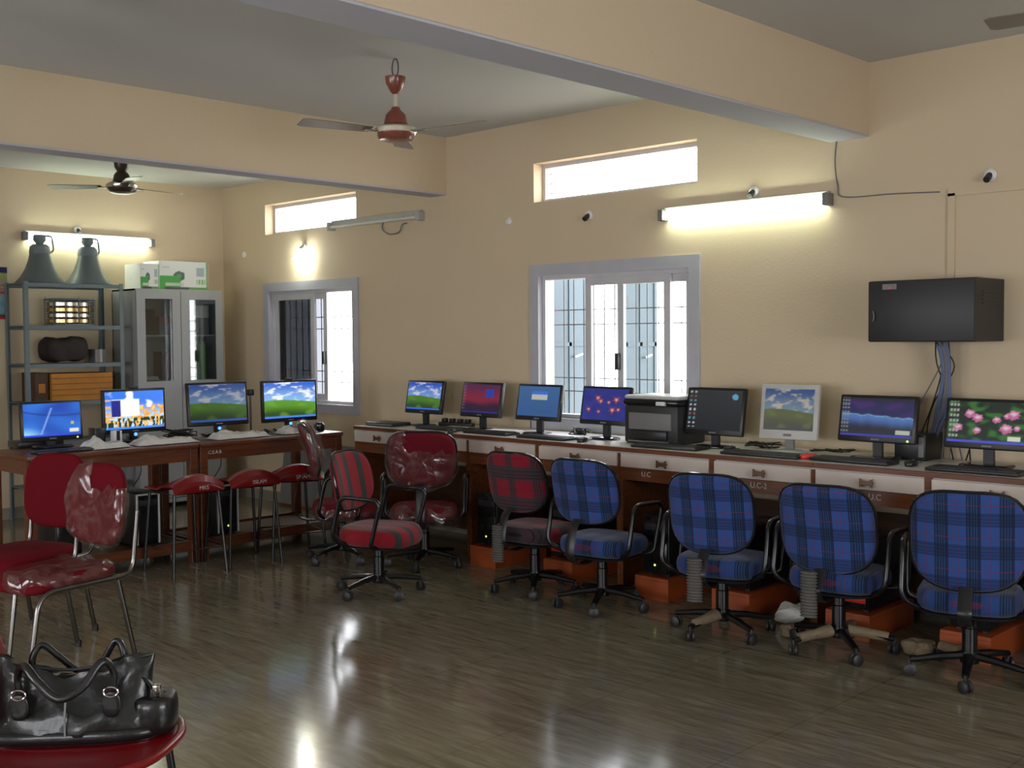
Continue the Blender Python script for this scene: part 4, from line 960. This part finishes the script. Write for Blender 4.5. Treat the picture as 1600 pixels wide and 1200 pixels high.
# ------------------------------------------------------------------ end wall: rack, cabinet and what they hold
t = thing('slotted_rack', 'open grey slotted steel rack against the end wall, horn speakers on top', 'rack', (.245, -1.77, 0))
for sx in (-1, 1):
    for sy in (-1, 1):
        mb = MB(); a = -.0
        mb.box(sx*.205-.002, sx*.205+.002, sy*.43-.018, sy*.43+.018, 0, 2.10); mb.box(sx*.19-.018, sx*.19+.018, sy*.447-.002, sy*.447+.002, 0, 2.10)
        mb.build('post', M['rack_grey'], t, smooth=False)
for z in (2.09, 1.72, 1.385, 1.05, .70, .30):
    mb = MB(); mb.box(-.203, .203, -.445, .445, z-.006, z); mb.box(.20, .204, -.445, .445, z-.035, z); mb.box(-.204, -.20, -.445, .445, z-.035, z)
    mb.build('shelf', M['rack_grey'], t, smooth=False)
def horn(x, y, label, rz):
    t = thing('horn_speaker', label, 'speaker', (x, y, 2.091), rz)
    MB().lathe([(.205, 0), (.21, .004), (.205, .012), (.165, .06), (.125, .13), (.10, .20), (.085, .27), (.075, .305), (.0, .31)], 36).build('bell', M['horn'], t)
    MB().lathe([(.088, .262), (.09, .275), (.082, .325), (.06, .345), (0, .345)], 28).build('collar', M['rack_grey'], t)
    MB().lathe([(.0, .34), (.028, .34), (.035, .36), (.052, .38), (.055, .415), (.045, .428), (0, .43)], 24).build('driver_unit', M['rack_grey'], t)
    MB().tube(fillet([(0, .02, .425), (0, .11, .42), (0, .125, .30), (0, .085, .27)], .02), .008, 8, flat=1).build('mounting_bracket', M['rack_grey'], t)
    return t
horn(.24, -1.985, 'grey horn speaker at the left end of the rack top, bell down', .0)
horn(.235, -1.545, 'grey horn speaker right of its twin on the rack top, bell down', .2)
# cages of rings (drum) on upper shelf
t = thing('ring_drum', 'wide drum of polished metal rings on the upper rack shelf', 'drum', (.25, -1.73, 1.721))
for k in range(4): MB().lathe([(.168, .02+k*.05), (.176, .025+k*.05), (.176, .055+k*.05), (.168, .062+k*.05)], 40, Matrix.Diagonal((1, 1.2, 1, 1)), cap=False).build('metal_ring', M['steel' if k % 2 else 'brass'], t)
MB().lathe([(0, 0), (.185, 0), (.185, .015), (0, .018)], 40, Matrix.Diagonal((1, 1.2, 1, 1))).build('bottom_rim', M['rack_grey'], t)
MB().lathe([(.185, .225), (.188, .23), (.185, .24), (.170, .24)], 40, Matrix.Diagonal((1, 1.2, 1, 1)), cap=False).build('top_rim', M['rack_grey'], t)
mb = MB()
for k in range(12):
    a = 2*PI*k/12; x, y = .184*math.cos(a), .184*1.2*math.sin(a); mb.tube([(x, y, .01), (x, y, .235+.02*(k % 3 == 0))], .004, 6)
mb.build('tie_rods', M['rack_grey'], t)
mb = MB(T(0, 0, .115)); mb.cushion(.27, .40, .20, 3.5, lambda x, y: .012*math.sin(y*22)+.01*math.sin(x*30))
o = mb.build('carry_bag', M['bag_cloth']); wobble(o, .02, 9, 2); o.location = (.25, -1.80, 1.392); tag(o, 'dark brown cloth bag slumped on the middle rack shelf', 'bag')
t = thing('small_carton', 'small grey carton beside the dark bag on the rack', 'carton', (.27, -1.49, 1.386)); MB().box(-.07, .07, -.055, .055, 0, .12, .003).build('carton', M['grey_plastic'], t, smooth=False); MB().box(-.071, .071, -.01, .01, .001, .1205).build('tape', M['fixture'], t, smooth=False)
t = thing('orange_carton', 'long orange brown carton filling the lower rack shelf', 'carton', (.25, -1.785, 1.051))
MB().box(-.17, .17, -.20, .36, 0, .245, .004).build('carton_body', M['orange_box'], t, smooth=False)
mb = MB(); [mb.box(.17, .172, -.20, .36, z, z+.006) for z in (.05, .10, .15, .20)]; mb.build('printed_lines', M['wood'], t, smooth=False)
t = thing('brown_folder', 'dark brown folder box left of the orange carton', 'box', (.25, -2.06, 1.051)); MB().box(-.14, .14, -.06, .06, 0, .255, .004).build('folder_body', M['wood_dark'], t, smooth=False); MB().box(.14, .143, -.03, .03, .08, .16).build('spine_label', M['orange_box'], t, smooth=False)
# poster
t = thing('wall_poster', 'colourful printed poster at the left edge of the end wall', 'poster', (.004, -2.33, 2.01))
def poster(u, v):
    if v > .88: return (.02, .02, .15)
    if v < .10: return (.45, .03, .02) if v < .07 else (.05, .05, .05)
    if v < .45: return mixc((.10, .35, .50), (.35, .45, .5), noise.noise((u*9, v*9, 1))+.5)
    if u > .62 and .45 < v < .7 and int(v*30) % 2: return (.4, .05, .1)
    return mixc((.45, .42, .30), (.40, .45, .10), ss(.7, .85, v))
picture('printed_sheet', poster, .30, .46, M['print'], t, R(PI/2), 24, 40)
MB().box(-.003, 0, -.15, .15, -.23, .23).build('backing', M['paper'], t, smooth=False)
# cabinet
t = thing('steel_cabinet', 'grey steel cupboard with two glazed doors against the end wall', 'cabinet', (0, -.765, 0))
mb = MB(); hw = .45
mb.box(.02, .47, -hw, -hw+.012, .05, 2.06); mb.box(.02, .47, hw-.012, hw, .05, 2.06); mb.box(.02, .03, -hw, hw, .05, 2.06)
mb.box(.02, .48, -hw, hw, 2.045, 2.062); mb.box(.02, .48, -hw, hw, .05, .09)
mb.build('carcass', M['steel_paint'], t, smooth=False)
for z in (.45, .83, 1.19, 1.62): MB().box(.03, .44, -hw+.012, hw-.012, z, z+.015).build('inner_shelf', M['steel_paint'], t, smooth=False)
for s in (-1, 1):
    y0, y1 = (-hw+.003, -.003) if s < 0 else (.003, hw-.003)
    mb = MB(); g0, g1, gz0, gz1 = y0+.085, y1-.085, 1.20, 1.97
    if s > 0: g0, g1 = y0+.085, y1-.075
    mb.box(.472, .49, y0, g0, .10, 2.045); mb.box(.472, .49, g1, y1, .10, 2.045); mb.box(.472, .49, g0, g1, gz1, 2.045); mb.box(.472, .49, g0, g1, .10, gz0)
    d = mb.build('door', M['steel_paint'], t, smooth=False)
    MB().box(.478, .482, g0, g1, gz0, gz1).build('door_glass', M['cab_glass'], d, smooth=False)
    if s > 0: MB().tube([(.49, .035, 1.15), (.525, .035, 1.15), (.53, .035, 1.08)], .008, 8).build('door_handle', M['steel'], d)
for sx in (.05, .43):
    for sy in (-.42, .42): MB().box(sx, sx+.03, sy-.015, sy+.015, 0, .05).build('foot', M['steel_paint'], t, smooth=False)
def inbox(x, y, z, sx, sy, sz, m, label, rz=0):
    o = MB().box(-sx/2, sx/2, -sy/2, sy/2, 0, sz, .004).build('stored_carton', M[m], smooth=False); o.location = (x, y, z); o.rotation_euler = (0, 0, rz); tag(o, label, 'carton')
inbox(.27, -1.02, 1.636, .2, .12, .24, 'bag_cloth', 'dark box behind the upper left cabinet glass')
inbox(.30, -.86, 1.636, .2, .16, .10, 'grey_plastic', 'low grey box behind the upper left cabinet glass')
inbox(.29, -.86, 1.738, .2, .15, .07, 'orange', 'orange box on top of the low grey box in the cabinet')
inbox(.28, -.52, 1.636, .22, .22, .16, 'grey_plastic', 'grey box behind the upper right cabinet glass')
inbox(.28, -.50, 1.798, .2, .2, .12, 'cloth', 'pale bundle on the grey box in the cabinet')
inbox(.30, -.865, 1.206, .16, .10, .27, 'wood', 'brown box behind the lower left cabinet glass')
o = cover(.30, -1.03, 1.206, 0, .2, .2, .02, 'white bundle behind the lower left cabinet glass', 15)
t = thing('yellow_roll', 'yellow and green striped canister behind the lower right cabinet glass', 'canister', (.32, -.52, 1.206))
MB().box(-.05, .05, -.10, .06, 0, .32, .01).build('yellow_pack', mat('yellow_card', (.42, .38, .06), .6), t, smooth=False)
MB().lathe([(0, 0), (.045, 0), (.045, .34), (.02, .37), (0, .37)], 18, T(.07, .02, 0)).build('green_tube', mat('green_tube_plastic', (.12, .30, .06), .4), t)
# printed cartons on cabinet
def carton_pic(flip):
    def f(u, v):
        c = (.62, .64, .60)
        if math.hypot((u-.40), (v-.48)*.7) < .12: c = (.03, .10, .05) if math.hypot((u-.40), (v-.48)*.7) > .05 else (.08, .25, .08)
        d = math.hypot((u-.18)*.8, (v-.18))
        if d < .32 and v < .5 and u < .42: c = (.03, .30, .03)
        if v < .08 and u > .1: c = (.05, .06, .04)
        if .12 < v < .24 and .12 < u < .5: c = (.45, .5, .42)
        if .75 < u < .92 and .48 < v < .82: c = (.28, .36, .40)
        if .76 < u < .94 and .2 < v < .36 and int(u*50) % 3: c = (.15, .38, .12)
        if .06 < u < .2 and .75 < v < .82: c = (.5, .3, .35)
        if u > .97 or (v < .1 and u > .6): c = (.12, .30, .08)
        return c
    return f
for yc, wd, h, lb, dx in ((-.68, .51, .27, 'white printed carton with green discs on top of the steel cabinet', 0), (-1.035, .19, .235, 'narrow white carton with green print left of the bigger one on the cabinet', .0)):
    t = thing('printed_carton', lb, 'carton', (.26, yc, 2.063))
    MB().box(-.15, .15, -wd/2, wd/2, 0, h, .002).build('carton_body', M['paper'], t, smooth=False)
    picture('printed_face', carton_pic(0), wd-.006, h-.006, M['print'], t, T(.1515, 0, h/2) @ R(PI/2), 48, 28)
# grey board leaning on the side wall below the far window, behind the tables
t = thing('leaning_board', 'blank grey board leaning on the side wall beyond the stools', 'board', (1.65, -.10, 0))
MB().box(-.55, .55, -.012, .012, .0, .62, .002, R(math.radians(-7), 'X')).build('board_sheet', M['grey_plastic'], t, smooth=False); MB().box(-.55, .55, -.018, .016, .0, .025, 0, R(math.radians(-7), 'X')).build('bottom_edge', M['wood'], t, smooth=False)

# ------------------------------------------------------------------ network cabinet on the wall
t = thing('network_cabinet', 'black wall mounted network cabinet with cables below', 'cabinet', (7.53, 0, 1.548))
MB().box(-.275, .31, -.38, 0, 0, .335, .004).build('casing', M['dark_plastic'], t, smooth=False)
d = MB().box(-.275, .31, -.402, -.382, .002, .333, .008).build('door', M['dark_plastic'], t)
MB().box(-.19, -.11, -.404, -.401, .285, .315).build('maker_label', M['grey_plastic'], d, smooth=False)
MB().box(-.155, -.14, -.405, -.402, .288, .300).build('label_mark', M['red'], d, smooth=False)
MB().tube([(-.245, -.404, .17), (-.235, -.412, .15), (-.235, -.412, .13), (-.245, -.404, .115)], .004, 6).build('door_lock', M['grey_plastic'], d)
mb = MB(); [mb.box(.311, .314, -.30, -.08, .2+k*.02, .206+k*.02) for k in range(4)]; mb.build('side_vent', M['black'], t, smooth=False)
q = random.Random(3); t = thing('network_cables', 'bundle of blue grey cables hanging from the wall cabinet to the desk', 'cable', (7.55, -.08, DZ))
mb_defs = [(0, -.02), (.02, -.04), (-.02, -.01), (.01, -.05), (.03, .0), (-.03, -.03)]
for k, (dx, ex) in enumerate(mb_defs):
    MB().tube(spline([(dx, -.04, .66), (dx*.6+.02, -.03, .5), (dx+.0, -.02, .3), (ex-.04, -.02, .12), (ex-.07, -.03, .01)]), .009, 7).build('cable', M['wire_blue' if k % 3 else 'wire_grey'], t)
for k in range(9):
    x1 = q.uniform(-.22, .20); MB().tube(spline([(q.uniform(-.04, .05), -.05, .66), (q.uniform(-.05, .08), -.02, .52), (x1*.5+q.uniform(-.03, .03), -.02, .32), (x1, -.02+q.uniform(-.02, .02), .15), (x1+q.uniform(-.05, .05), -.05, .006)]), .004, 6).build('cable', M['wire_grey' if k % 2 else 'wire_black'], t)
# cords below the wooden tables
for k, (y, lb) in enumerate(((-2.72, 'black cord hanging under the tulip screen'), (-1.52, 'black cord hanging behind the third stool'), (-2.2, 'black cord hanging between the first two stools'))):
    tag(MB().tube(spline([(2.33, y, .80), (2.32, y+.05, .6), (2.29, y-.04, .4), (2.31, y+.08, .12)]), .004, 6).build('hanging_cable', M['wire_black']), lb, 'cable')
